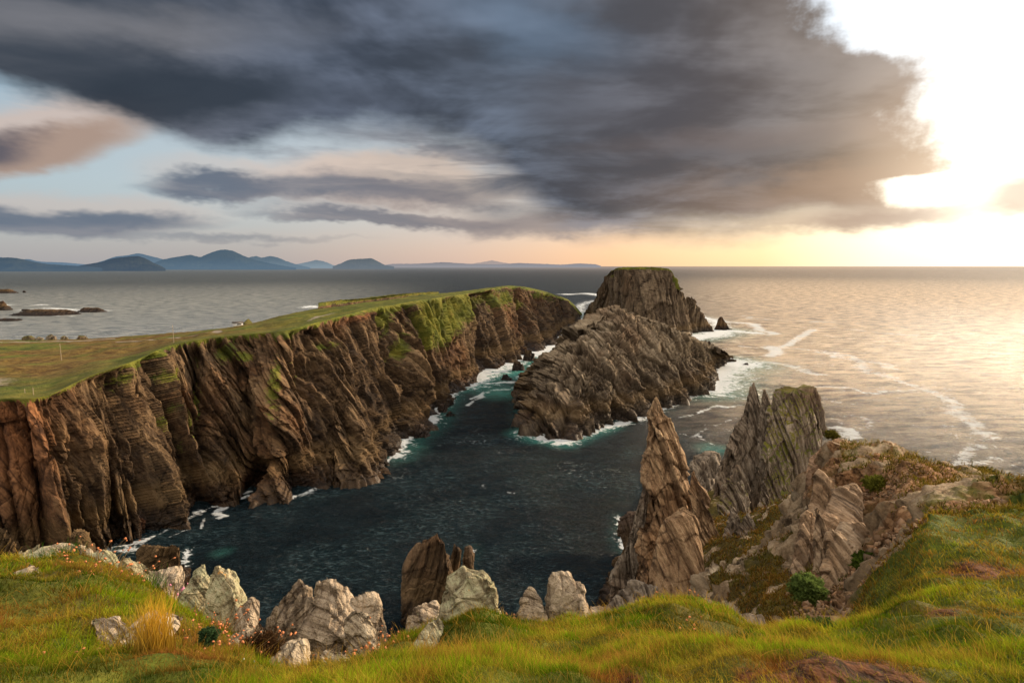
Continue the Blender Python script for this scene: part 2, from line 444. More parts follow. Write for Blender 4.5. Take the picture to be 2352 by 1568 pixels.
M_boulder = rock_mat('boulder_rock', .45, strata=(0, -20, 25), dark=(.14, .10, .06), mid=(.42, .33, .22), light=(.64, .53, .37), lichen=.4, wet=False, rusty=.15)
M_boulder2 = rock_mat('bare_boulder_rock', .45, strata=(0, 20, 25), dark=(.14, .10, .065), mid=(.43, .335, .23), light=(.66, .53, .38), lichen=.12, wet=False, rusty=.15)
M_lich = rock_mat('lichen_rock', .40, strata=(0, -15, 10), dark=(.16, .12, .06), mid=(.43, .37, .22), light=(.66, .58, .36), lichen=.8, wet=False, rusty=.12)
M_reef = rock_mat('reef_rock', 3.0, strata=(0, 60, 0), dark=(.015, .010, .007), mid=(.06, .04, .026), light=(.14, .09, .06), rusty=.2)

# ------------------------------------------------------------------ rock displacement
def slabs(q, seed=0, saw=.9):
    """bedded, jointed rock: long straight slabs stepped against each other. q[:,0] runs across the beds, q[:,2] along them"""
    u = q[:, 0] + .9 * perlin(np.stack([q[:, 0] * .23, q[:, 1] * .12, q[:, 2] * .10 + seed], 1), seed + 70)
    i = np.floor(u).astype(np.int64); fu = u - i
    ri = _R[_h(i, 0 * i, 0 * i, seed)]
    w = q[:, 2] * (.7 + .6 * ri[:, 0]) + ri[:, 1] * 9 + (fu - .5) * (ri[:, 2] - .5) * .8
    j = np.floor(w).astype(np.int64); fw = w - j
    k = np.floor(q[:, 1] * .8 + ri[:, 3] * 5).astype(np.int64)
    r = _R[_h(i, j, k, seed + 1)]
    h = (r[:, 0] - .5) * .9 + (ri[:, 4] - .5) * .5 - (fu - .5) * saw * (.25 + .9 * r[:, 1]) + (fw - .5) * (r[:, 2] - .5) * .35
    e = np.minimum(np.minimum(fu, 1 - fu), np.minimum(fw, 1 - fw) * 2.0 + (r[:, 3] < .4) * .5)
    return h, e
def craggy(P, Nn, S, R, amp=1.0, seed=0, an=(1.0, .45, .22), warp=.10, saw=.9, o3=1.0, fc=.22):
    X = P.reshape(-1, 3)
    q = ((X @ R) if R is not None else X) * (np.array(an) / S)
    q = q + warp * np.stack([perlin(q * .5, seed + 40), perlin(q * .5, seed + 41), perlin(q * .5, seed + 42)], 1)
    h1, e1 = slabs(q * 1.0, seed, saw)
    h2, e2 = slabs(q * np.array([2.8, 2.4, 2.1]) + 5.3, seed + 3, saw)
    h3, e3 = slabs(q * np.array([7.9, 6.0, 5.0]) + 1.3, seed + 6, saw)
    hf, ef = facets(q * np.array([1.3, 1.5, 2.6]), seed)
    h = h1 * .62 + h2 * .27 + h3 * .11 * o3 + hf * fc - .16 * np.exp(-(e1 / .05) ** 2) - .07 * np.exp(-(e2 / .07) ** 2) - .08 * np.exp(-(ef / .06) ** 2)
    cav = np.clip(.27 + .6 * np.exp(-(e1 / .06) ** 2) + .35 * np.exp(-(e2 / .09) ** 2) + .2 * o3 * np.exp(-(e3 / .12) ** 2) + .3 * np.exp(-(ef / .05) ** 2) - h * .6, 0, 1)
    h = h + .22 * fbm(X / (S * 1.6), 2, seed + 9)
    return h.reshape(P.shape[:2]) * S * amp, cav.reshape(P.shape[:2])
# ------------------------------------------------------------------ the headland: plateau and cliffs
HC = [  # edge x, y, z   foot x, y   back x, y, z
 (-420, 945, 33, -500, 1500, -440, 785, 21), (-150, 925, 33, -110, 1390, -160, 783, 22), (0, 916, 34, 60, 1330, 0, 781, 22), (110, 908, 34, 170, 1287, 110, 780, 23), (200, 866, 35, 250, 1258, 200, 778, 24.5),
 (310, 828, 36, 332, 1240, 320, 770, 27), (380, 797, 37, 405, 1203, 390, 765, 29), (480, 776, 38.5, 490, 1160, 480, 757, 31.5), (580, 766, 39, 575, 1140, 570, 744, 34.5),
 (660, 758, 40, 655, 1148, 640, 726, 37), (740, 737, 41, 760, 1108, 720, 710, 39), (800, 722, 42, 838, 1100, 790, 702, 40.5), (850, 709, 42.5, 905, 1045, 840, 694, 41.5),
 (900, 701, 43, 935, 1008, 895, 688, 42.5), (960, 690, 44, 978, 980, 950, 679, 43.3), (1020, 682, 44, 1012, 935, 1020, 673, 43.6), (1085, 672, 43.3, 1060, 880, 1085, 666, 43.3),
 (1130, 664, 43, 1110, 850, 1130, 660, 43), (1165, 659, 42.5, 1180, 825, 1165, 656, 42.7), (1220, 665, 39, 1240, 803, 1222, 662, 39.3), (1270, 680, 31, 1285, 777, 1275, 677, 31),
 (1310, 698, 18, 1315, 752, 1314, 695, 18), (1332, 722, 4, 1334, 733, 1337, 720, 3.4)]
def headland():
    s = np.array([c[0] for c in HC], float)
    Ed = np.array([PZ(c[0], c[1], c[2]) for c in HC]); Ft = np.array([PZ(c[3], c[4], 0) for c in HC]); Bk = np.array([PZ(c[5], c[6], c[7]) for c in HC])
    nc = 1900
    dens = np.concatenate([[0], np.cumsum(np.linalg.norm(np.diff(Ed[:, :2], axis=0), axis=1).clip(0, 95) + .35 * np.diff(s))])
    q = np.interp(np.linspace(0, dens[-1], nc), dens, s)
    E_, F_, B_ = smooth_curve(s, Ed, q), smooth_curve(s, Ft, q), smooth_curve(s, Bk, q)
    # cliff rows
    nr = 330
    v = np.linspace(0, 1, nr)[:, None, None]
    sag = 1 - (1 - v) ** 1.25
    xy = E_[None] * (1 - v) + F_[None] * v
    zz = E_[None, :, 2:3] * (1 - v ** 1.06)
    P = xy.copy(); P[..., 2] = zz[..., 0]
    # buttresses and gullies running down the face (in s, v)
    S_ = np.broadcast_to(q[None], P.shape[:2]); V_ = np.broadcast_to(v[..., 0], P.shape[:2])
    Nn = grid_normals(P)
    if Nn[nr // 2, nc // 2, 1] > 0: Nn = -Nn
    Nn[..., 2] *= .35; Nn /= np.linalg.norm(Nn, axis=2)[..., None]
    carve = np.zeros(P.shape[:2]); gmask = np.zeros(P.shape[:2])
    # s_top, s_bottom, v0, v1, width, depth, moss
    GUL = [(440, 455, .03, .80, 16, 7.0, .6), (672, 700, .0, .45, 12, 5.0, .9), (700, 790, .25, .85, 11, 5.0, .1), (245, 225, .25, 1.0, 13, 7, .2), (860, 905, .05, .9, 13, 8.5, .3),
           (1098, 1112, .0, .95, 15, 10, .4), (590, 560, .80, 1.05, 16, 9, .0), (920, 890, .15, .5, 11, 3, .9), (120, 138, .0, .95, 9, 5, 0), (40, 60, .0, .9, 7, 3, 0), (1180, 1200, .2, 1, 11, 6, .2),
           (330, 318, .2, .9, 10, 4, .3), (1230, 1235, .1, 1, 7, 4, .2), (770, 850, .1, .9, 9, 4, .3), (540, 610, .2, .9, 6, 2.5, 0), (965, 960, .45, 1, 14, 6, 0), (1040, 1050, .5, 1, 10, 6, 0), (150, 165, .3, 1, 7, 4, .2), (285, 290, .4, 1, 8, 4, .1)]
    wob = fbm(np.stack([S_ .ravel() / 60, V_.ravel() * 4, 0 * S_.ravel()], 1), 3, 5).reshape(S_.shape)
    for a, b, v0, v1, w, dp, ms in GUL:
        c = a + (b - a) * np.clip((V_ - v0) / (v1 - v0), 0, 1) + wob * 12
        m = sstep(V_, v0 - .06, v0 + .08) * (1 - sstep(V_, v1 - .08, v1 + .06))
        dd = (S_ - c) / w
        g = np.where(dd < 0, np.exp(-(dd / .7) ** 2), np.exp(-(dd / 1.3) ** 2))       # steep on one side: stepped slabs
        carve -= dp * g * m
        gmask = np.maximum(gmask, ms * np.exp(-dd ** 2) * m)
    # big slab buttresses
    for a, b, w, dp in ((350, 380, 26, 4), (740, 800, 40, 5), (600, 640, 50, 3), (890, 960, 22, 6), (1060, 1075, 22, 6), (1150, 1150, 22, 5), (500, 530, 40, 3), (180, 190, 28, 4), (80, 90, 18, 4)):
        c = a + (b - a) * V_
        carve += dp * np.exp(-((S_ - c) / w) ** 2) * sstep(V_, .02, .4)
    R = rot('z', -25) @ rot('y', -32)
    arc = np.concatenate([[0], np.cumsum(np.linalg.norm(np.diff(E_[:, :2], axis=0), axis=1))])
    arcf = np.concatenate([[0], np.cumsum(np.linalg.norm(np.diff(F_[:, :2], axis=0), axis=1))])
    arcm = (arc * .5 + arcf * .5)
    lean = np.interp(q, [0, 250, 500, 900, 1300], [.10, .28, .75, .95, .7])[None]
    U = np.stack([np.broadcast_to(arcm[None], P.shape[:2]) + P[..., 2] * lean, .4 * np.linalg.norm(P[..., :2], axis=2), P[..., 2] * .95 - .38 * arcm[None] * np.ones(P.shape[:2])], -1)
    h, cav = craggy(U, Nn, 17.0, None, .38, 2, (1.0, .25, .26), .06, 1.3)
    topf0 = sstep(V_, 0, .07); P1 = P + Nn * ((carve * .95 + h) * topf0)[..., None]
    T_, N_ = np.array([.33, .94, 0]), np.array([.94, -.33, 0]); zz_ = np.array([0, 0, 1.0])
    c0 = T_ * .72 + N_ * .55 + zz_ * .10; c0 /= np.linalg.norm(c0)
    c2 = T_ * .42 - zz_ * .9; c2 -= c0 * (c2 @ c0); c2 /= np.linalg.norm(c2)
    Rb = np.stack([c0, np.cross(c2, c0), c2], 1)
    h2, cav2 = craggy(P1, Nn, 4.6, Rb, .34, 8, (1.0, .5, .20), .35, .9, 0, .5)
    # more broken near the foot
    foot = sstep(V_, .68, .95)
    h3, cav3 = craggy(P, Nn, 4.5, rot('x', 30), .55, 14, (1, .8, .6))
    topf = sstep(V_, 0, .07)
    near = 1.0
    far_env = 1 - .9 * sstep(S_, 1310, 1334)
    Dp = (carve * .95 + (h * near + h2) + h3 * foot) * topf * far_env
    P = P + Nn * Dp[..., None]
    # skirt below water
    sk = P[-1:].copy(); sk[..., 2] = -5; sk[..., :2] += Nn[-1:, :, :2] * 4
    # plateau rows
    npz = 150
    u = (np.linspace(0, 1, npz) ** 1.0)[:, None, None]
    Q = E_[None] * (1 - u) + B_[None] * u
    g1 = fbm(np.stack([Q[..., 0].ravel() / 30, Q[..., 1].ravel() / 30, 0 * Q[..., 0].ravel()], 1), 4, 21).reshape(Q.shape[:2])
    g2 = fbm(Q.reshape(-1, 3) / 5, 3, 22).reshape(Q.shape[:2])
    env = np.sin(np.clip(u[..., 0], 0, 1) * math.pi)
    fl = 1 - sstep(q, 600, 1000)[None] * .8
    Q[..., 2] += (g1 * 1.2 * fl - .8 * fl) * env + g2 * .22 * sstep(u[..., 0], 0, .05)
    # slightly ragged cliff edge
    jag = fbm(np.stack([q / 9, 0 * q, 0 * q], 1), 4, 30)
    bk = Q[-1:].copy(); d = bk[..., :2] / np.linalg.norm(bk[..., :2], axis=2)[..., None]
    bk2 = bk.copy(); bk2[..., :2] += d * 10; bk2[..., 2] *= .7
    bk3 = bk.copy(); bk3[..., :2] += d * 22; bk3[..., 2] = -5
    full = np.concatenate([bk3, bk2, Q[::-1], P[1:], sk], 0)
    full[npz + 1, :, :2] += 0
    nrr = full.shape[0]
    Sx = np.broadcast_to(q[None], full.shape[:2])
    rowv = np.full(nrr, -1.0); rowv[npz + 1:npz + 1 + nr] = np.linspace(0, 1, nr); rowv[-1] = 1.1
    VV = np.broadcast_to(rowv[:, None], full.shape[:2])
    grass = np.where(VV <= 0.0, 1.0, 0.0)
    rag = .022 + .05 * perlin(np.stack([q / 16, 0 * q, 0 * q], 1), 33) + .03 * perlin(np.stack([q / 4, 0 * q, 0 * q], 1), 34); rag = np.maximum(rag, .004)
    rag = rag + .05 * np.exp(-((q - 670) / 25) ** 2) + .04 * np.exp(-((q - 900) / 40) ** 2) + .03 * np.exp(-((q - 330) / 40) ** 2)
    grass = np.maximum(grass, 1.0 * (VV >= 0) * (1 - sstep(VV, rag[None] * .3, rag[None] * 2.2)))
    def patch(sc, vc, sw, vw, k=.7, tilt=0):
        return k * np.exp(-((Sx - sc - (VV - vc) * tilt) / sw) ** 2 - ((VV - vc) / vw) ** 2)
    for a in ((1000, .24, 60, .30, 1.1, 60), (1050, .14, 46, .26, .95), (965, .42, 34, .22, .8), (1150, .2, 30, .2, .7), (520, .12, 30, .10, .7), (640, .35, 14, .25, .55), (420, .55, 12, .18, .6), (1120, .12, 30, .16, .6), (1020, .5, 35, .15, .5), (385, .20, 22, .10, .75), (375, .45, 20, .10, .75), (455, .42, 14, .16, .6),
              (560, .18, 26, .08, .62, 200), (300, .10, 40, .08, .55), (230, .12, 25, .12, .45), (255, .4, 14, .2, .4), (880, .12, 22, .16, .68), (905, .35, 14, .18, .7), (740, .2, 26, .06, .58, 200), (1240, .1, 34, .1, .55, 120), (1190, .3, 20, .12, .45), (680, .12, 18, .2, .66)):
        if len(a) == 5: a = a + (0,)
        grass = np.maximum(grass, patch(*a) * (VV > 0))
    gm_full = np.zeros(full.shape[:2]); gm_full[npz + 1:npz + nr] = gmask[1:]
    grass = np.maximum(grass, gm_full * .55)
    path = np.zeros(full.shape[:2])
    Uu = np.full(nrr, -1.0); Uu[2:npz + 2] = np.linspace(1, 0, npz); UU = np.broadcast_to(Uu[:, None], full.shape[:2])
    path = np.maximum(path, .9 * np.exp(-((UU - .93 + .001 * (Sx - 100) * (Sx > 260)) / .018) ** 2) * (Sx < 480))
    path = np.maximum(path, .62 * np.exp(-((Sx - 0) / 60) ** 2 - ((UU - .16) / .10) ** 2))
    path = np.maximum(path, .75 * np.exp(-((Sx - 500) / 22) ** 2 - ((UU - .5) / .10) ** 2))
    path = np.maximum(path, .68 * np.exp(-((Sx - 745) / 55) ** 2 - ((UU - .42 - (Sx - 745) * .003) / .09) ** 2))
    path = np.where(UU > 0, path, 0)
    heath = np.where(UU > 0, (1 - .8 * sstep(Sx, 450, 750)) * (1 - .7 * sstep(-UU, -.25, .0)), 0.2)
    rust = np.zeros(full.shape[:2])
    rust = np.maximum(rust, .62 * (VV > 0) * (1 - sstep(Sx, 60, 150)) * (1 - .4 * sstep(VV, .2, .8)))
    rust = np.maximum(rust, patch(820, .05, 40, .05, .6) * (VV > 0)); rust = np.maximum(rust, patch(320, .92, 10, .06, .8) * (VV > 0)); rust = np.maximum(rust, patch(985, .75, 5, .06, .7) * (VV > 0))
    cv = np.zeros(full.shape[:2]); cc = np.clip(cav * .6 + cav2 * .45 + (-carve / 8) * .5 * topf, 0, 1) * topf + .25 * (1 - topf); cv[npz + 1:npz + nr] = cc[1:]  # gully depth adds to the painted recess shade
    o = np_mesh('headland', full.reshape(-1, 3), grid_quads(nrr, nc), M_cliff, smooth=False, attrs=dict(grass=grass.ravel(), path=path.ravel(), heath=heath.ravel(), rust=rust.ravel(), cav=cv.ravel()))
    tag(o, kind='structure')
    return (E_, F_, B_, q, Q)
HL = headland()

# ------------------------------------------------------------------ islets: closed lofts
def islet(name, label, cat, base, top, mat, nc=420, nr=170, S=5.0, amp=.55, R=None, an=(1, .5, .25), seed=0, bow=1.0, grasscap=0.0, ncap=14, kind=None, ragged=1.0, S2=1.6, foot_s=.5, group=None, spur=0.0, spf=9.0, fc=.22, a2=.45, R2=None):
    base = np.array(base); top = np.array(top); k = len(base)
    s = np.arange(k + 1, dtype=float)
    q = np.linspace(0, k, nc, endpoint=False)
    ext = lambda A: np.concatenate([A[-2:], A, A[:3]])
    se = np.arange(-2, k + 3, dtype=float)
    # arc-length-ish resampling
    seg = np.linalg.norm(np.roll(base, -1, 0) - base, axis=1) + 2
    cum = np.concatenate([[0], np.cumsum(seg)])
    q = np.interp(np.linspace(0, cum[-1], nc, endpoint=False), cum, s)
    Bs, Ts = smooth_curve(se, ext(base), q), smooth_curve(se, ext(top), q)
    v = np.linspace(0, 1, nr)[:, None, None]
    P = Ts[None] * (1 - v) + Bs[None] * v
    P[..., 2] = (Ts[None, :, 2:3] * (1 - v ** bow))[..., 0]
    ctr = (base[:, :2].mean(0) + top[:, :2].mean(0)) / 2
    Nn = grid_normals(P, True)
    if (Nn[nr // 2, :, :2] * (P[nr // 2, :, :2] - ctr)).sum() < 0: Nn = -Nn
    Nn[..., 2] *= .6; Nn /= np.linalg.norm(Nn, axis=2)[..., None]
    if R is None: R = rot('y', 12)
    h, c1 = craggy(P, Nn, S, R, amp, seed, an, fc=fc)
    h2, c2 = craggy(P, Nn, S2, R if R2 is None else R2, a2, seed + 5, an, o3=0)
    ht, c3 = craggy(P, Nn, S * .7, rot('x', 30), amp, seed + 11, (1, .8, .6))
    V_ = v[..., 0]
    if spur:
        sa = q[None] / k * 2 * math.pi; rg_ = 1 - 2 * np.abs(perlin(np.stack([(np.cos(sa) * spf + V_ * .6).ravel(), (np.sin(sa) * spf + V_ * .9).ravel(), (V_ * 1.2 + 0 * sa).ravel()], 1), seed + 60).reshape(P.shape[:2]))
        P = P + Nn * (spur * rg_ * V_ ** .7)[..., None]
    P = P + Nn * ((h + h2) * (.35 + .65 * sstep(V_, 0, .1)) + ht * foot_s * sstep(V_, .7, 1))[..., None]
    # jagged crest
    P[..., 2] += ragged * np.abs(h2 + .4 * h) * (1 - sstep(V_, 0, .15)) * .8
    cen = P[0].mean(0)
    caps = []
    # cap: shrink to the ridge centre line
    T0 = P[0]
    ax = Ts - Ts.mean(0); U, Sg, Vt = np.linalg.svd(ax[:, :2], full_matrices=False)
    prj = (ax[:, :2] @ Vt[0])[:, None] * Vt[0][None]
    tgt = T0.copy(); tgt[:, :2] = Ts.mean(0)[:2] + prj * .9
    for i in range(1, ncap + 1):
        f = i / ncap
        c = T0 * (1 - f) + tgt * f
        c[:, 2] += .25 * fbm(c / 2.5, 3, seed + 3) * S * .25
        caps.append(c)
    sk = P[-1:].copy(); sk[..., 2] = -6; sk[..., :2] += Nn[-1:, :, :2] * 3
    full = np.concatenate([np.array(caps)[::-1], P, sk], 0)
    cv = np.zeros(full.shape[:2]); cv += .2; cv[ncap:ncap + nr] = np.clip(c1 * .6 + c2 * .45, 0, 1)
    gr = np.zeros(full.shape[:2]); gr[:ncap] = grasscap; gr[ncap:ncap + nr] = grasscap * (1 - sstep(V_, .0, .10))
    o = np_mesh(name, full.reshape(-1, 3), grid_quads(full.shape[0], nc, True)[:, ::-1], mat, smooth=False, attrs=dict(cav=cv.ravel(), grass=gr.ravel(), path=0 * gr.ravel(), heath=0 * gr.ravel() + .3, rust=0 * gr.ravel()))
    tag(o, label, cat, group, kind)
    return o
def off(p, dx, dy, z=0): return np.array([p[0] + dx, p[1] + dy, z])

# middle islet
t_ = lambda x, y, z: PZ(x, y, z)
MB = [PZ(1195, 905, 0), PZ(1200, 950, 0), PZ(1212, 992, 0), PZ(1250, 1003, 0), PZ(1290, 1008, 0), PZ(1335, 990, 0), PZ(1430, 968, 0), PZ(1500, 945, 0), PZ(1560, 918, 0), PZ(1618, 890, 0), PZ(1626, 855, 0), PZ(1672, 828, 0)]
MT = [PZ(1322, 765, 29), PZ(1345, 740, 33), PZ(1368, 722, 36), PZ(1385, 714, 37.5), PZ(1395, 715, 37.5), PZ(1420, 722, 37), PZ(1455, 728, 36), PZ(1490, 736, 34), PZ(1525, 750, 31), PZ(1560, 768, 27), PZ(1600, 787, 19), PZ(1650, 812, 6)]
for i, (dx, dy) in ((10, (25, 30)), (8, (12, 42)), (6, (8, 48)), (4, (0, 50)), (2, (-12, 46)), (1, (-22, 34))):
    MB.append(off(MT[i], dx, dy)); MT.append(MT[i] + np.array([.8, 2.5, 0]))
islet('rocky_islet', 'jagged grey-brown wedge-shaped islet in the middle of the channel, ringed with foam', 'islet', MB, MT, M_islet, 1000, 300, 11, .42, rot('z', 15) @ rot('y', -26), (1.5, .8, .17), 31, 1.12, 0, ragged=1.7, S2=4.0, spur=4.5, spf=4.2, foot_s=.6, fc=.5, a2=.42, R2=rot('z', -20) @ rot('y', 30))
# far block
KB = [PZ(1350, 718, 0), PZ(1385, 735, 0), PZ(1430, 760, 0), PZ(1490, 772, 0), PZ(1530, 774, 0), PZ(1566, 772, 0), PZ(1588, 764, 0)]
KT = [PT(1368, 698, 700), PT(1398, 665, 640), PT(1410, 624, 570), PT(1428, 615, 535), PT(1508, 615, 515), PT(1542, 622, 510), PT(1558, 662, 505)]
for i, (dx, dy) in ((6, (28, 40)), (5, (10, 60)), (4, (0, 70)), (2, (-10, 80)), (1, (-20, 50))):
    KB.append(off(KT[i], dx, dy)); KT.append(KT[i] + np.array([0, 22 if 1 < i < 6 else 8, 0]))
islet('sea_stack', 'tall flat-topped brown sea stack with a grass cap, standing behind the wedge-shaped islet', 'sea stack', KB, KT, M_block, 700, 240, 11, .45, rot('z', 10) @ rot('y', 4), (1.2, .8, .10), 51, 1.15, 0.95, ragged=.4, S2=3.2, foot_s=.6, spur=3.0, spf=3.0)
# shoulder pinnacle right of block
def peak(name, label, cat, cx, cy_base, t, wpx, hpx, mat, lean=0, depth=.8, S=3, seed=0, k=9, group=None, nc=150, nr=70, z0=0.0, amp=.5, R=None, an=(1, .6, .25), rid=.25, gr=0, zb=None):
    c = PT(cx, cy_base, t); w = wpx / F * t / 2; h = hpx / F * t
    B = []; T = []
    rr = np.random.default_rng(seed + 100)
    for i in range(k):
        a = 2 * math.pi * i / k
        r = rr.uniform(.82, 1.12)
        B.append(np.array([c[0] + math.cos(a) * w * r, c[1] + math.sin(a) * w * depth * r, 0]))
        T.append(np.array([c[0] + lean * w + math.cos(a) * w * rid * r, c[1] + math.sin(a) * w * depth * .15, h + rr.uniform(-.08, .05) * h]))
    return islet(name, label, cat, B, T, mat, nc, nr, S, amp, R, an, seed, 1.0, gr, 5, group=group, S2=S * .3)
c0 = PZ(1600, 768, 0)
peak('sea_stack', 'dark leaning pinnacle at the right foot of the tall flat-topped sea stack', 'sea stack', 1598, 768, np.linalg.norm(c0[:2]) / .99, 82, 78, M_block, -.45, .6, 6, 61, rid=.15, R=rot('y', 15))
def tz(x, y): r = ray(x, y); return -H / r[2]
peak('sea_rock', 'small pointed dark rock standing in white surf right of the tall sea stack', 'rock', 1662, 757, tz(1662, 757), 40, 28, M_reef, -.35, .6, 4, 62, rid=.2)
peak('sea_rock', 'low dark crag at the right tip of the wedge-shaped islet', 'rock', 1640, 829, tz(1640, 829), 66, 44, M_reef, -.5, .7, 4, 63, rid=.2)
peak('sea_rock', 'tiny flat black rock in the surf off the right tip of the wedge-shaped islet', 'rock', 1714, 837, tz(1714, 837), 16, 3.5, M_reef, 0, .5, 2, 64, rid=.5, nc=60, nr=24)
peak('sea_rock', 'black rocks at the left foot of the tall flat-topped sea stack', 'rock', 1366, 722, tz(1366, 722), 46, 20, M_reef, .1, .5, 6, 65, rid=.4)
peak('sea_rock', 'dark humped rock filling the narrow end of the channel below the islet', 'rock', 1352, 783, tz(1352, 783), 60, 22, M_reef, .3, .6, 4, 66, rid=.4)
peak('sea_rock', 'dark knob of rock on the sea just behind the green headland', 'rock', 979, 676, 900, 42, 14, M_reef, .1, .6, 9, 67, rid=.5)
G = 'dark boulders along the foot of the headland'
for (x, y, w, h, lb) in ((1162, 872, 26, 12, 'round black boulder alone in the foaming channel'), (1190, 850, 34, 20, 'black boulder in the surf nearest the headland foot'), (1222, 858, 20, 10, 'low black boulder right of the surf boulder'),
                     (1262, 832, 16, 12, 'small black boulder in the middle of the upper channel'), (1018, 945, 30, 18, 'dark boulder pile at a headland corner beside the channel foam'), (1035, 955, 20, 10, 'low wet boulder just off the boulder pile by the channel'),
                     (965, 1000, 36, 26, 'broken dark outcrop at the foot of the headland beside white surf'), (1215, 828, 30, 24, 'dark upright boulder below the far cliff'), (1300, 762, 16, 8, 'small dark rock near the far tip of the headland'), (1328, 742, 14, 5, 'flat dark rock at the very tip of the headland')):
    peak('shore_boulder', lb, 'boulder', x, y, tz(x, y), w, h, M_reef, random.uniform(-.3, .3), .8, 2.5, int(x), group=G, nc=80, nr=36, rid=.45)
G = 'low reefs in the bay on the left'
for (x, y, w, h, lb) in ((0, 712, 54, 20, 'dark brown reef at the left edge of the picture'), (14, 673, 46, 9, 'black skerry farthest up the left edge'), (56, 672, 9, 4, 'tiny black skerry beside the farthest one'), (105, 722, 150, 11, 'long flat brown reef in the left bay'), (214, 716, 60, 9, 'dark reef in white surf at the right end of the bay reefs'), (20, 736, 60, 4, 'thin strip of reef just above the left shore'), (60, 714, 24, 4, 'small flat reef above the long brown one')):
    peak('reef', lb, 'reef', x, y, tz(x, y), w, h, M_reef, random.uniform(-.2, .2), .7, 3.0, int(x) + 7, group=G, nc=150, nr=36, rid=.55, k=13, amp=.7)
# rocky strip behind the headland
sb = [PT(x, y, 430 + (x - 720) * .9) for x, y in ((722, 706), (760, 700), (800, 697), (850, 690), (900, 686), (950, 682), (1000, 678))]
st_ = [PT(x, y, 432 + (x - 720) * .9) for x, y in ((732, 698), (765, 693), (800, 690), (850, 684), (900, 678), (950, 674), (1000, 672))]
sB = [np.array([p[0], p[1] - 12, 0]) for p in sb] + [np.array([p[0], p[1] + 45, 0]) for p in sb[::-1]]
sT = st_ + [p + np.array([0, 14, 0]) for p in st_[::-1]]
tag(islet('rocky_point', '', '', sB, sT, M_cliff, 420, 70, 5, .5, None, (1, .8, .6), 71, .8, .95), 'low dark scrub-covered rocky point on the far side of the headland', 'headland')
# rocks in the cove
def tzp(x, y): return tz(x, y)
peak('sea_rock', 'brown broken rock shelf in the cove behind the grassy left foreground', 'rock', 365, 1345, tz(365, 1345), 140, 92, M_cliff, .15, .6, 5, 81, rid=.6, nc=260, nr=100)
peak('sea_rock', 'pointed brown rock at the foot of the near left cliff', 'rock', 195, 1310, tz(195, 1310), 75, 95, M_cliff, -.1, .6, 5, 82, rid=.35, nc=200, nr=100)
peak('sea_rock', 'mound of rock below the rust-coloured cliff at the left edge', 'rock', 10, 1330, tz(10, 1330), 130, 120, M_cliff, -.1, .7, 5, 83, rid=.35, nc=200, nr=100)
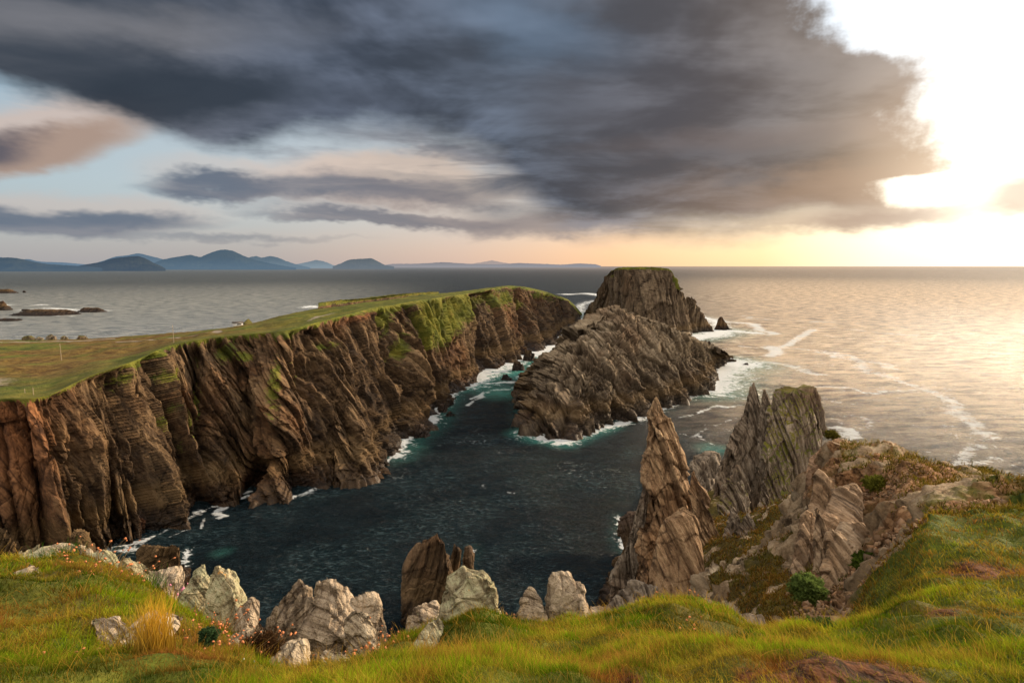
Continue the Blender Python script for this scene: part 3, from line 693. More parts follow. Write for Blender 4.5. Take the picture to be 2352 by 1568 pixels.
# ------------------------------------------------------------------ crags and boulders: lofted angular sections
def crag(name, label, cat, left, right, t0, t1, mat, depth=.7, S=1.5, amp=.5, seed=0, nc=150, nr=130, R=None, an=(1, .55, .25), group=None, sink=.25, crest=.35, fine=.9, fc=.22, saw=.9, planes=0, cut=(.74, .95), grow=1.0, sharp=1.0, parent=None, gr=0.0, rust=0.0, S2=None, turn=0):
    """left/right: outline corners top to bottom; t0/t1 depth of the top and of the foot"""
    L = np.array(left, float); Rr = np.array(right, float)
    y0 = min(L[0, 1], Rr[0, 1]); y1 = max(L[-1, 1], Rr[-1, 1])
    yy = y0 + (y1 - y0) * np.linspace(0, 1, nr) ** 1.0
    lx = np.interp(yy, L[:, 1], L[:, 0]); rx = np.interp(yy, Rr[:, 1], Rr[:, 0])
    tt = np.linspace(t0, t1, nr)
    rg = np.random.default_rng(seed)
    k = 7
    ang = np.sort((np.arange(k) + rg.uniform(-.28, .28, k)) * 2 * math.pi / k + rg.uniform(0, 1)) + math.radians(turn)
    rad = rg.uniform(.8, 1.15, k)
    th = np.linspace(0, 2 * math.pi, nc, endpoint=False)
    px, py = np.cos(ang) * rad, np.sin(ang) * rad
    # straight-sided section
    ex, ey = [], []
    A = np.concatenate([ang, [ang[0] + 2 * math.pi]]); PX = np.append(px, px[0]); PY = np.append(py, py[0])
    qq = np.linspace(A[0], A[-1], nc, endpoint=False)
    sx = np.interp(qq, A, PX); sy = np.interp(qq, A, PY)
    sx = (sx - sx.min()) / (sx.max() - sx.min()) * 2 - 1
    V = np.zeros((nr, nc, 3))
    for i in range(nr):
        a = PT(lx[i], yy[i], tt[i]); b = PT(rx[i], yy[i], tt[i])
        c = (a + b) / 2; hw = max(np.linalg.norm(b - a) / 2, .01)
        dr = (b - a) / (np.linalg.norm(b - a) + 1e-6) if np.linalg.norm(b - a) > 1e-4 else np.array([1., 0, 0])
        fw = np.array([-dr[1], dr[0], 0])
        V[i] = c + dr * (sx * hw)[:, None] + fw * (sy * hw * depth)[:, None]
    hgt = V[0, :, 2].mean() - V[-1, :, 2].mean()
    # sink
    ns = max(4, int(nr * sink)); ext = []
    for i in range(1, ns + 1):
        e = V[-1].copy(); cc = e.mean(0); e = cc + (e - cc) * (1 + .25 * i / ns); e[:, 2] -= hgt * sink * i / ns
        ext.append(e)
    V = np.concatenate([V, np.array(ext)], 0)
    nrr = len(V)
    Nn = grid_normals(V, True)
    ctr = V.mean(1, keepdims=True)
    if (Nn * (V - ctr)).sum() < 0: Nn = -Nn
    if R is None: R = np.eye(3)
    h, c1 = craggy(V, Nn, S, R, amp, seed, an, fc=fc, saw=saw)
    h2, c2 = craggy(V, Nn, S2 or S * .33, R, amp * fine, seed + 5, an, fc=fc, saw=saw, o3=.5)
    if planes:
        rp = np.random.default_rng(seed + 900); nv_ = int(nr)
        cen_ = np.array([V[:nv_, :, 0].mean(), V[:nv_, :, 1].mean(), V[nv_ - 1, :, 2].mean()])
        hs_ = np.array([np.abs(V[:nv_, :, a_] - cen_[a_]).max() for a_ in range(3)])
        X = (V - cen_) / hs_
        for _ in range(planes):
            nn_ = rp.normal(size=3) * np.array([1, 1, .75]); nn_[2] = abs(nn_[2]) * rp.choice([1, 1, .25]); nn_ /= np.linalg.norm(nn_)
            dt = X @ nn_; sup = dt[:nv_].max(); dcut = sup * rp.uniform(*cut)
            if dcut < .15: continue
            kf = np.where(dt > dcut, dcut / np.maximum(dt, 1e-6), 1.0); X = X * kf[..., None]
        for a_ in (0, 1): X[..., a_] *= grow / max(np.abs(X[:nv_, :, a_]).max(), .2)
        X[..., 2] *= 1.0 / max(X[..., 2].max(), .4)
        V = cen_ + X * hs_
        N2 = grid_normals(V, True); N2 *= np.sign((N2 * Nn).sum(-1, keepdims=True) + 1e-9); Nn = N2
    vv = np.linspace(0, 1, nrr)[:, None]
    V = V + Nn * ((h * sstep(vv, 0, .12) + h2 * (.3 + .7 * sstep(vv, 0, .06))))[..., None]
    V[..., 2] += (h2 * 1.0 + h * .5) * (1 - sstep(vv, 0, .10)) * crest
    T0 = V[0]; cen = T0.mean(0); caps = []
    for i in range(1, 7):
        c = cen + (T0 - cen) * (1 - i / 6.001); c[:, 2] = T0[:, 2] * (1 - i / 6) + cen[2] * i / 6 + .08 * S * (i / 6)
        caps.append(c)
    full = np.concatenate([np.array(caps)[::-1], V], 0)
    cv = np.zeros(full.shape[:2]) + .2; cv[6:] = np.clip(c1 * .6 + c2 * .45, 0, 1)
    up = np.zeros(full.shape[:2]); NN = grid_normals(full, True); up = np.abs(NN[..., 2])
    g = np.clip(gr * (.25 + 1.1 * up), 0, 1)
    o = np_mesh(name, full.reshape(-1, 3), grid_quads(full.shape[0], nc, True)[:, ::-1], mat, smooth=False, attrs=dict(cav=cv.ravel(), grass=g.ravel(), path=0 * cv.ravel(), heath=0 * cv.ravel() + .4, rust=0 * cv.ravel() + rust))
    if label: tag(o, label, cat, group)
    return o
RY = lambda a, b=10: rot('z', b) @ rot('y', a)
M_cove = rock_mat('cove_rock', 2.5, strata=(0, 20, 40), dark=(.02, .013, .008), mid=(.10, .065, .035), light=(.27, .17, .09), rusty=.3, wz1=8.0)
# the dark twin rock in the cove
crag('sea_rock', 'dark pointed rock rising from the cove water behind the pale lichen boulder', 'rock', [(999, 1224), (975, 1238), (950, 1275), (930, 1340), (925, 1400), (930, 1440)], [(1003, 1226), (1018, 1245), (1030, 1300), (1035, 1360), (1030, 1440)], 93, 97, M_cove, .6, 5, .30, 201, R=RY(10, 40), nc=220, nr=170, planes=12, cut=(.82, .98), crest=.8)
crag('sea_rock', 'small dark rock leaning against the right side of the pointed cove rock', 'rock', [(1042, 1250), (1030, 1290), (1022, 1360), (1020, 1420)], [(1046, 1251), (1062, 1262), (1058, 1300), (1046, 1360), (1040, 1420)], 99, 100, M_cove, .6, 4, .2, 202, R=RY(10, 40), nc=150, nr=100)
crag('sea_rock', 'low wet stub of rock in foam right of the pointed cove rock', 'rock', [(1068, 1255), (1064, 1275), (1062, 1300)], [(1082, 1256), (1086, 1275), (1082, 1300)], 103, 103, M_reef, .8, 2, .4, 203, nc=90, nr=50)
# right-hand pinnacles
SP = 'pinnacle'
crag('rock_pinnacle', 'tall sharp tan rock spire with orange lichen on its tip, rising from the cove edge', SP,
     [(1503, 914), (1492, 940), (1486, 985), (1484, 1050), (1487, 1120), (1482, 1180), (1470, 1260), (1462, 1340), (1455, 1420)],
     [(1513, 915), (1528, 948), (1545, 960), (1556, 1000), (1570, 1060), (1590, 1120), (1600, 1200), (1606, 1300), (1610, 1420)], 74, 66, M_spire, .62, 4.2, .42, 211, 300, 330, RY(-12), (1, .6, .3), crest=.6, turn=20, fine=.6, fc=.5, saw=.6)
crag('rock_pinnacle', 'long rock slab leaning on the right side of the tall tan spire', SP,
     [(1588, 1086), (1582, 1120), (1590, 1200), (1600, 1300), (1610, 1420)], [(1596, 1090), (1625, 1150), (1650, 1215), (1680, 1280), (1705, 1325), (1715, 1420)], 66, 58, M_spire, .45, 3.0, .5, 212, 220, 220, RY(-22), (1, .5, .2), turn=-20)
crag('rock_pinnacle', 'broad shadowed block with a ridged top in front of the tall tan spire', SP,
     [(1548, 1160), (1530, 1190), (1520, 1240), (1508, 1300), (1498, 1360), (1495, 1430)], [(1560, 1158), (1582, 1180), (1595, 1230), (1604, 1290), (1612, 1350), (1615, 1430)], 56, 50, M_spire, .55, 3.0, .12, 213, 200, 170, RY(-15), turn=35, fine=.9, planes=16, cut=(.78, .97), grow=.8)
crag('rock_pinnacle', 'pale grey fluted rock buttress left of the tall tan spire, running down to the sea', SP,
     [(1486, 1080), (1470, 1130), (1450, 1200), (1425, 1280), (1400, 1340), (1385, 1430)], [(1494, 1080), (1500, 1130), (1506, 1200), (1500, 1280), (1490, 1350), (1480, 1430)], 80, 72, M_stack, .6, 2.6, .5, 214, 240, 220, RY(12), (1, .4, .16))
crag('rock_pinnacle', 'black wet crag at the waterline left of the tall spire', SP,
     [(1440, 1180), (1424, 1200), (1420, 1225), (1432, 1260), (1410, 1310), (1390, 1370)], [(1470, 1176), (1480, 1220), (1485, 1280), (1480, 1370)], 112, 100, M_reef, .7, 3, .6, 215, 160, 120, RY(10))
crag('rock_pinnacle', 'low grey boulder at the base of the fluted buttress above the grass edge', SP,
     [(1440, 1345), (1415, 1365), (1395, 1390), (1385, 1430)], [(1480, 1335), (1500, 1350), (1500, 1400), (1500, 1430)], 30, 28, M_stack, .7, 1.2, .4, 216, 120, 80, RY(30))
# second group: fluted stack
crag('rock_stack', 'fluted grey stack left part with a jagged double-pointed crest', 'rock stack',
     [(1722, 892), (1714, 925), (1700, 965), (1672, 1010), (1650, 1060), (1640, 1110), (1628, 1180), (1620, 1260), (1612, 1330)],
     [(1735, 890), (1745, 930), (1752, 980), (1750, 1060), (1748, 1120), (1745, 1200), (1745, 1330)], 104, 92, M_stack, .7, 3.6, .42, 221, 300, 300, RY(8, 25), (1, .45, .12), crest=1.5, gr=.1, turn=10)
crag('rock_stack', 'thin upright blade of rock standing on the crest of the fluted stack', 'rock stack',
     [(1729, 879), (1724, 900), (1718, 950), (1716, 1000)], [(1733, 880), (1742, 905), (1748, 950), (1748, 1000)], 103, 100, M_stack, .5, 1.6, .3, 222, 100, 110, RY(5, 25), (1, .4, .12), crest=.8)
crag('rock_stack', 'second narrow blade of rock on the crest, right of the tallest blade', 'rock stack',
     [(1753, 895), (1748, 915), (1744, 970), (1742, 1040)], [(1758, 895), (1766, 915), (1768, 970), (1770, 1040)], 100, 96, M_stack, .5, 1.6, .3, 223, 100, 110, RY(5, 25), (1, .4, .12), crest=.8)
crag('rock_stack', 'broad blocky grey stack with moss on its sloping top and right side', 'rock stack',
     [(1776, 897), (1770, 930), (1762, 980), (1752, 1060), (1744, 1130), (1740, 1200), (1738, 1330)],
     [(1868, 893), (1882, 935), (1890, 985), (1880, 1040), (1862, 1080), (1850, 1150), (1830, 1230), (1820, 1330)], 96, 84, M_stack, .75, 3.6, .42, 224, 320, 300, RY(6, 15), (1, .5, .13), crest=1.0, gr=.50, turn=-15)
crag('rock_stack', 'grey fluted rib below the blocky mossy stack', 'rock stack',
     [(1688, 1070), (1665, 1110), (1650, 1170), (1640, 1250), (1638, 1310)], [(1700, 1068), (1715, 1110), (1722, 1180), (1720, 1250), (1725, 1310)], 80, 72, M_stack, .6, 2.4, .5, 225, 170, 160, RY(10, 25), (1, .4, .16), gr=.3)
GP = 'leaning slabs standing in the grassy gully'
for (lf, rt, t0, t1, sd_, lb, gr_) in (
     ([(1798, 1118), (1782, 1150), (1768, 1200), (1756, 1260), (1750, 1330)], [(1803, 1118), (1820, 1160), (1838, 1200), (1846, 1230), (1830, 1270), (1800, 1330)], 62, 56, 231, 'mossy yellow-green slab with a pointed top, tallest in the gully', .45),
     ([(1716, 1178), (1700, 1200), (1690, 1230), (1690, 1320)], [(1722, 1180), (1740, 1215), (1755, 1260), (1762, 1320)], 58, 54, 232, 'dark grooved slab leaning right in the middle of the gully', .1),
     ([(1680, 1165), (1668, 1195), (1665, 1240), (1672, 1320)], [(1690, 1165), (1702, 1200), (1712, 1260), (1722, 1320)], 62, 56, 233, 'pale-edged slab directly right of the leaning spire slab', .1),
     ([(1752, 1110), (1746, 1140), (1742, 1200)], [(1758, 1110), (1766, 1140), (1768, 1200)], 72, 70, 234, 'slim upright pale slab below the mossy stack', .1),
     ([(1765, 1225), (1755, 1260), (1752, 1300)], [(1800, 1225), (1808, 1260), (1805, 1300)], 52, 50, 235, 'rounded grey boulder at the foot of the mossy slab', .2)):
    crag('gully_slab', lb, 'rock slab', lf, rt, t0, t1, M_stack, .5, 1.8, .42, sd_, 150, 130, RY(-18, 10), (1, .5, .2), group=GP, gr=gr_, crest=.5)
crag('shore_rocks', 'pinkish rubble slope where the fluted stack meets the sea', 'rocks', [(1612, 1042), (1590, 1050), (1582, 1075), (1590, 1130), (1600, 1200)], [(1650, 1040), (1660, 1080), (1670, 1130), (1680, 1200)], 140, 120, M_stack, .8, 3, .6, 236, 160, 90, RY(30), (1, 1, .7))
# promontory's left wall: upright slabs
GW = 'upright slabs forming the left wall of the promontory'
for (lf, rt, t0, t1, sd_, lb, gr_) in (
     ([(1882, 1000), (1872, 1020), (1866, 1060), (1862, 1120), (1850, 1200)], [(1905, 1003), (1918, 1030), (1920, 1060), (1920, 1120), (1925, 1200)], 36, 31, 241, 'rust-orange boulder at the top left corner of the promontory', .15),
     ([(1876, 1085), (1868, 1110), (1862, 1160), (1852, 1230), (1845, 1290)], [(1895, 1080), (1906, 1110), (1905, 1160), (1900, 1230), (1895, 1290)], 23, 20.5, 242, 'narrow pale slab below the rust-orange boulder', .1),
     ([(1850, 1170), (1836, 1200), (1826, 1250), (1815, 1300), (1812, 1345)], [(1862, 1168), (1868, 1200), (1866, 1260), (1862, 1310), (1858, 1345)], 18.5, 16.5, 243, 'leftmost pink-brown slab of the promontory wall', .0),
     ([(1884, 1160), (1872, 1200), (1868, 1260), (1864, 1345)], [(1890, 1160), (1898, 1200), (1900, 1270), (1900, 1345)], 17, 15.6, 244, 'tall thin ribbed slab in the middle of the promontory wall', .0),
     ([(1905, 1215), (1898, 1250), (1895, 1300), (1895, 1345)], [(1915, 1212), (1945, 1250), (1970, 1290), (1965, 1345)], 15.6, 14.5, 245, 'large flat grey face at the bottom right of the promontory wall', .0),
     ([(1925, 1110), (1915, 1140), (1908, 1190), (1905, 1250)], [(1950, 1100), (1968, 1140), (1975, 1190), (1985, 1250)], 20.5, 17.5, 246, 'broken grey-brown slab under the gravel slope', .1),
     ([(1932, 1195), (1925, 1230), (1928, 1290)], [(1985, 1190), (1992, 1230), (1985, 1290)], 16.5, 15.3, 247, 'blue-grey block between gravel and the flat grey face', .1)):
    crag('wall_slab', lb, 'rock slab', lf, rt, t0, t1, M_wallrock, .7, 1.3, .17, sd_, 150, 130, RY(8, 20), (1, .5, .18), group=GW, gr=gr_, crest=.3, planes=16, cut=(.78, .97), rust=.45 if sd_ == 241 else (.15 if sd_ in (243, 246) else 0))
GR = 'weathered rocks on the earthy promontory'
for (lf, rt, t, sd_, lb, gr_) in (
     ([(2125, 1062), (2112, 1080), (2108, 1105)], [(2140, 1060), (2150, 1085), (2150, 1105)], 26, 251, 'dark upright rock left of the grassy notch on the promontory', 0),
     ([(2165, 1062), (2150, 1080), (2140, 1105)], [(2180, 1060), (2200, 1075), (2215, 1100)], 27, 252, 'dark rock at the seaward right corner of the promontory', .2),
     ([(2070, 1128), (2055, 1150), (2048, 1185), (2045, 1215)], [(2095, 1126), (2105, 1145), (2090, 1175), (2085, 1215)], 17.5, 253, 'pale grey rock above the bend of the gravel path', 0),
     ([(2140, 1118), (2120, 1132), (2115, 1145)], [(2190, 1120), (2205, 1135), (2200, 1148)], 19.5, 254, 'flat white-grey rock lying in the grass of the promontory', 0),
     ([(2268, 1162), (2250, 1172), (2250, 1180)], [(2310, 1164), (2335, 1185), (2330, 1194)], 14, 255, 'flat pitted white-grey rock near the right edge', 0),
     ([(2190, 1185), (2165, 1195), (2165, 1205)], [(2220, 1187), (2245, 1198), (2245, 1208)], 14.0, 256, 'low grey ledge peeping out above the grass hump', 0),
     ([(2000, 1022), (1985, 1035), (1980, 1052)], [(2020, 1020), (2045, 1035), (2050, 1052)], 36, 257, 'brown rock on the far crest of the promontory, left of centre', 0),
     ([(2050, 1030), (2035, 1045), (2030, 1060)], [(2075, 1030), (2100, 1045), (2105, 1062)], 34, 258, 'low brown ridge rock on the far crest of the promontory', .1),
     ([(1960, 1040), (1945, 1060), (1945, 1085)], [(1985, 1040), (1995, 1060), (1995, 1085)], 31, 259, 'grey-brown rock among the rubble just behind the orange boulder', .1),
     ([(1935, 1010), (1925, 1030), (1915, 1060)], [(1955, 1008), (1970, 1030), (1972, 1060)], 38, 260, 'pale brown crest rock next to the mossy stack', .1)):
    crag('promontory_rock', lb, 'rock', lf, rt, t, t - .5, M_wallrock, .8, .9, .14, sd_, 110, 70, RY(20, 30), (1, .7, .4), group=GR, gr=gr_, crest=.2, planes=16)
crag('lone_slab', 'narrow pale slab standing at the left edge of the big grass hump', 'rock slab', [(2050, 1255), (2042, 1290), (2034, 1330), (2030, 1380)], [(2078, 1250), (2072, 1290), (2062, 1330), (2058, 1380)], 11.5, 10.5, M_spire, .5, .8, .35, 261, 110, 110, RY(-10))
crag('hollow_rock', 'brown layered rock in the hollow beside the round green cushion', 'rock', [(1935, 1365), (1918, 1385), (1915, 1430)], [(1965, 1362), (1990, 1380), (1990, 1430)], 11, 10.3, M_spire, .8, .8, .4, 262, 110, 70, RY(30))
crag('hollow_rock', 'flat tan rock on the grass edge below the gully', 'rock', [(1700, 1420), (1680, 1430), (1676, 1452)], [(1730, 1418), (1760, 1432), (1768, 1452)], 9.8, 9.5, M_boulder2, .8, .6, .35, 263, 100, 60, RY(40))
# foreground boulders along the grass edge
GB = 'lichen-spotted boulders along the grassy cliff edge'
FB = [
 ('pale boulder farthest left on the skyline of the grass bank', [(70, 1262), (40, 1276), (20, 1315)], [(108, 1264), (132, 1285), (138, 1325)], 8.8, M_lich),
 ('rounded white-grey boulder second from the left on the grass bank', [(136, 1246), (120, 1262), (114, 1305)], [(168, 1248), (198, 1272), (208, 1310)], 8.8, M_boulder),
 ('yellowish boulder half buried in reddish plants on the left bank', [(208, 1262), (194, 1278), (192, 1320)], [(236, 1262), (250, 1280), (252, 1325)], 8.7, M_lich),
 ('small humped grey boulder alone in the grass at far left', [(48, 1308), (26, 1322), (16, 1350)], [(78, 1310), (94, 1330), (98, 1352)], 7.0, M_boulder),
 ('upright yellow-grey boulder right of the green tuft on the left bank', [(312, 1272), (290, 1284), (280, 1310), (280, 1360)], [(330, 1274), (342, 1300), (350, 1360)], 8.3, M_lich),
 ('little pale rock beside the upright yellow-grey boulder', [(348, 1306), (338, 1320), (336, 1345)], [(352, 1306), (362, 1325), (362, 1345)], 8.5, M_boulder2),
 ('pinkish boulder with pink flowers in front of it', [(392, 1306), (368, 1318), (350, 1342), (345, 1385)], [(406, 1305), (416, 1325), (416, 1385)], 7.9, M_boulder2),
 ('large craggy two-headed lichen boulder, left of the gap to the water', [(460, 1297), (430, 1320), (418, 1345), (412, 1400), (410, 1430)], [(468, 1297), (476, 1320), (480, 1370), (480, 1430)], 7.4, M_lich),
 ('right head of the large lichen boulder, sloping down to the right', [(484, 1295), (474, 1320), (470, 1370), (470, 1470)], [(495, 1296), (510, 1330), (535, 1355), (555, 1395), (575, 1440), (578, 1480)], 7.2, M_lich),
 ('square-topped pale slab at the right end of the large lichen boulder', [(562, 1370), (548, 1378), (545, 1420), (545, 1490)], [(582, 1368), (586, 1375), (586, 1420), (590, 1490)], 6.9, M_boulder2),
 ('angular tan boulder with orange lichen down its left edge', [(685, 1333), (660, 1360), (640, 1385), (620, 1420), (612, 1440), (640, 1500)], [(690, 1334), (712, 1355), (716, 1400), (715, 1460), (720, 1500)], 7.6, M_boulder2),
 ('big pale pointed boulder with a white quartz stripe', [(752, 1332), (728, 1355), (705, 1400), (690, 1440), (685, 1480), (690, 1520)], [(762, 1333), (785, 1360), (815, 1395), (820, 1430), (810, 1480), (800, 1520)], 7.3, M_boulder2),
 ('smooth leaning tan boulder right of the quartz-striped one', [(826, 1358), (812, 1380), (806, 1420), (810, 1480)], [(838, 1358), (858, 1385), (872, 1410), (886, 1440), (870, 1470), (850, 1480)], 7.5, M_boulder2),
 ('small lichen-dusted pillar in front of the leaning tan boulder', [(822, 1400), (806, 1425), (806, 1480), (808, 1510)], [(832, 1400), (850, 1430), (868, 1465), (866, 1510)], 6.8, M_boulder),
 ('small layered pale rock left of the mossy dome boulder', [(970, 1382), (955, 1395), (945, 1430), (940, 1450)], [(982, 1382), (998, 1392), (1012, 1405), (1010, 1440)], 8.0, M_boulder2),
 ('large dome boulder crusted with yellow-green lichen in the centre', [(1095, 1304), (1060, 1318), (1030, 1345), (1010, 1380), (1002, 1420), (1000, 1460)], [(1112, 1303), (1132, 1320), (1148, 1345), (1152, 1390), (1156, 1430), (1156, 1460)], 7.6, M_lich),
 ('short lichen rock sloping into the grass below the dome boulder', [(985, 1420), (962, 1450), (950, 1490)], [(1005, 1418), (1010, 1440), (990, 1500)], 6.2, M_lich),
 ('pointed grey rock with an orange tip, left of the square grey boulder', [(1210, 1340), (1196, 1365), (1184, 1400), (1184, 1450)], [(1216, 1342), (1236, 1370), (1256, 1395), (1260, 1450)], 8.2, M_boulder2),
 ('square-shouldered grey boulder with an orange lichen crown', [(1262, 1308), (1258, 1340), (1257, 1390), (1254, 1440)], [(1296, 1307), (1325, 1325), (1340, 1340), (1344, 1390), (1345, 1440)], 8.2, M_boulder2),
 ('flat pale stone lying on the grass lip right of the square boulder', [(1370, 1400), (1350, 1405), (1350, 1420)], [(1395, 1402), (1412, 1412), (1418, 1425)], 8.2, M_boulder2),
 ('slanting pale stone at the grass lip near the mid-right tuft', [(1420, 1408), (1405, 1415), (1405, 1430)], [(1440, 1412), (1455, 1428), (1460, 1440)], 8.0, M_boulder2),
 ('grey stone with a rusty top poking out behind the right-centre hump', [(1610, 1372), (1600, 1385), (1600, 1405)], [(1630, 1375), (1650, 1392), (1655, 1405)], 9.3, M_boulder2),
 ('tan rough rock in the lower gap beneath the dark flowering cushion', [(640, 1480), (620, 1500), (612, 1540), (610, 1580)], [(655, 1478), (690, 1500), (700, 1540), (690, 1580)], 5.4, M_boulder),
 ('pale wedge of rock on the grass right of the lower gap', [(780, 1492), (750, 1510), (730, 1545), (735, 1590)], [(790, 1490), (800, 1520), (798, 1560), (790, 1590)], 4.9, M_boulder),
 ('thin grey shard half sunk in the grass of the left bank', [(340, 1402), (315, 1420), (292, 1460)], [(356, 1403), (360, 1425), (345, 1460)], 5.8, M_boulder2),
 ('small pair-like pale stone in the left grass', [(238, 1408), (228, 1425), (228, 1455)], [(252, 1410), (272, 1432), (278, 1460)], 5.8, M_boulder2),
 ('sloping lichen stone in front of the large lichen boulder', [(390, 1400), (355, 1425), (325, 1470)], [(408, 1402), (412, 1425), (380, 1475)], 5.8, M_boulder),
 ('low brown boulder under the orange flowers at the gap edge', [(562, 1435), (542, 1458), (535, 1510)], [(584, 1435), (606, 1465), (612, 1515)], 6.0, M_boulder),
]
for i, (lb, lf, rt, t, mt) in enumerate(FB):
    w_ = max(p[0] for p in rt) - min(p[0] for p in lf)
    big = w_ / F * t
    crag('boulder', lb, 'boulder', lf, rt, t, t - .25, mt, .75, max(.25, big * .9), .15, 300 + i, 200, 150, RY(-18 if i % 2 else 15, 20 + 25 * (i % 3)), (1, .8, .5), group=GB, crest=.6, fine=1.5, fc=.5, saw=.5, planes=20, cut=(.72, .97), grow=1.12, sink=.35, turn=i * 23 % 50)

# ------------------------------------------------------------------ ground under the viewer (heights from a survey)
CT = []
def g(x, y, t): p = PT(x, y, t); CT.append((math.degrees(math.atan2(p[0], p[1])), math.log(math.hypot(p[0], p[1])), p[2]))
def gw(azd, r, z): CT.append((azd, math.log(r), z))
for x in (-300, 0, 250, 500, 800, 1100, 1400, 1700, 2000, 2350, 2650):
    g(x, 1568, 3.3)
for a in range(-70, 80, 15): gw(a, 1.0, H - 1.72)
for x, y, t in ((0, 1450, 5.0), (200, 1450, 5.3), (400, 1460, 5.4), (540, 1500, 5.4), (620, 1530, 5.4), (720, 1545, 5.2), (830, 1520, 5.6), (950, 1490, 5.6), (1100, 1480, 5.3), (1300, 1480, 5.4), (1500, 1460, 5.4), (1700, 1470, 5.8), (1850, 1490, 5.2),
                (0, 1300, 9.0), (60, 1287, 9), (130, 1280, 9), (230, 1293, 9), (330, 1325, 8.6), (410, 1360, 8.2), (500, 1440, 7.2), (580, 1465, 6.8), (650, 1500, 7.0), (720, 1505, 7.2), (800, 1500, 7.2), (880, 1470, 7.4), (960, 1440, 7.6), (1050, 1410, 7.4), (1100, 1395, 7.4),
                (1190, 1425, 8.2), (1300, 1415, 8.3), (1390, 1408, 8.4), (1450, 1385, 8.6), (1550, 1366, 8.8), (1620, 1388, 8.8), (1700, 1412, 8.8), (1780, 1435, 8.8), (1850, 1445, 9),
                (1900, 1400, 9.6), (1960, 1420, 7.6), (2020, 1330, 8.4), (2060, 1230, 9.4), (2100, 1198, 10.2), (2200, 1180, 11.5), (2352, 1178, 12), (2600, 1178, 12), (2200, 1300, 7.2), (2352, 1300, 7.2), (2200, 1450, 4.6), (2352, 1420, 5), (2100, 1400, 5.8), (2000, 1480, 4.8),
                (2100, 1180, 14), (2150, 1150, 16), (2300, 1135, 17), (2352, 1116, 22), (2260, 1090, 27), (2000, 1110, 22), (2100, 1068, 30), (1960, 1028, 36), (2200, 1070, 31), (1930, 1150, 24), (2030, 1200, 15.5), (1980, 1250, 17), (1920, 1290, 20), (2000, 1330, 13),
                (1870, 1330, 15), (1840, 1400, 12.5), (1820, 1330, 22), (1700, 1330, 27), (1760, 1290, 34), (1650, 1375, 20), (1740, 1425, 13), (1600, 1345, 30), (1750, 1200, 60), (1680, 1230, 60), (1560, 1330, 58), (1480, 1300, 80), (1450, 1340, 80), (1800, 1250, 48), (1860, 1130, 60), (1650, 1120, 105)):
    g(x, y, t)
for x in (-400, -150, 60, 230, 400):
    a = azel(x, 1300)[0]; gw(a, 20, H - 22); gw(a, 45, H - 52); gw(a, 75, -6); gw(a, 130, -8)
for x in (520, 700, 900, 1050, 1200, 1350):
    a = azel(x, 1300)[0]; gw(a, 18, H - 24); gw(a, 35, H - 42); gw(a, 66, -6); gw(a, 130, -8)
for x, y, t in ((1400, 1365, 106), (1430, 1290, 122)): g(x, y, t)
for a, r, z in ((12, 14, 46), (14, 25, 36), (18, 140, -8), (26, 150, -8), (31, 95, 5), (33, 70, 12), (36, 60, 20), (39, 55, 22), (43, 50, 20), (50, 50, 20), (35, 130, -8), (45, 100, -8), (60, 60, 0), (60, 100, -8), (39, 36, 46.5), (45, 30, 48.5), (55, 26, 49), (-70, 9, 52), (-70, 20, 38), (70, 20, 50), (70, 40, 40)): gw(a, r, z)
CT = np.array(CT)
_A = CT[:, :2] / np.array([16.0, .55]); _z = CT[:, 2]
def _phi(d): return np.sqrt(d * d + .02)
_K = _phi(np.linalg.norm(_A[:, None] - _A[None], axis=2)) - .02 * np.eye(len(_A))
_P1 = np.hstack([np.ones((len(_A), 1)), _A])
_M = np.block([[_K, _P1], [_P1.T, np.zeros((3, 3))]])
_w = np.linalg.lstsq(_M, np.concatenate([_z, np.zeros(3)]), rcond=None)[0]
def base_z(az, lr):
    q = np.stack([az / 16.0, lr / .55], 1); o = np.zeros(len(q))
    for i in range(0, len(q), 40000):
        c = q[i:i + 40000]
        o[i:i + 40000] = _phi(np.linalg.norm(c[:, None] - _A[None], axis=2)) @ _w[:len(_A)] + _w[len(_A)] + c @ _w[-2:]
    return o
CA = np.array([(-300, 1310), (0, 1305), (60, 1290), (130, 1283), (230, 1300), (330, 1335), (410, 1375), (500, 1450), (580, 1475), (650, 1512), (720, 1522), (800, 1517), (880, 1484), (960, 1457), (1050, 1422), (1100, 1412), (1190, 1437), (1300, 1427), (1390, 1422), (1450, 1397), (1550, 1377), (1620, 1400), (1700, 1427), (1780, 1447), (1850, 1452), (1900, 1422), (1960, 1385), (2020, 1300), (2060, 1222), (2100, 1196), (2200, 1180), (2352, 1176), (2650, 1170)], float)
CB = np.array([(1860, 1060), (1900, 1012), (1950, 1012), (2000, 1024), (2050, 1032), (2100, 1042), (2150, 1062), (2200, 1070), (2250, 1092), (2300, 1104), (2352, 1116), (2650, 1150)], float)
_base0 = base_z; _fix = []
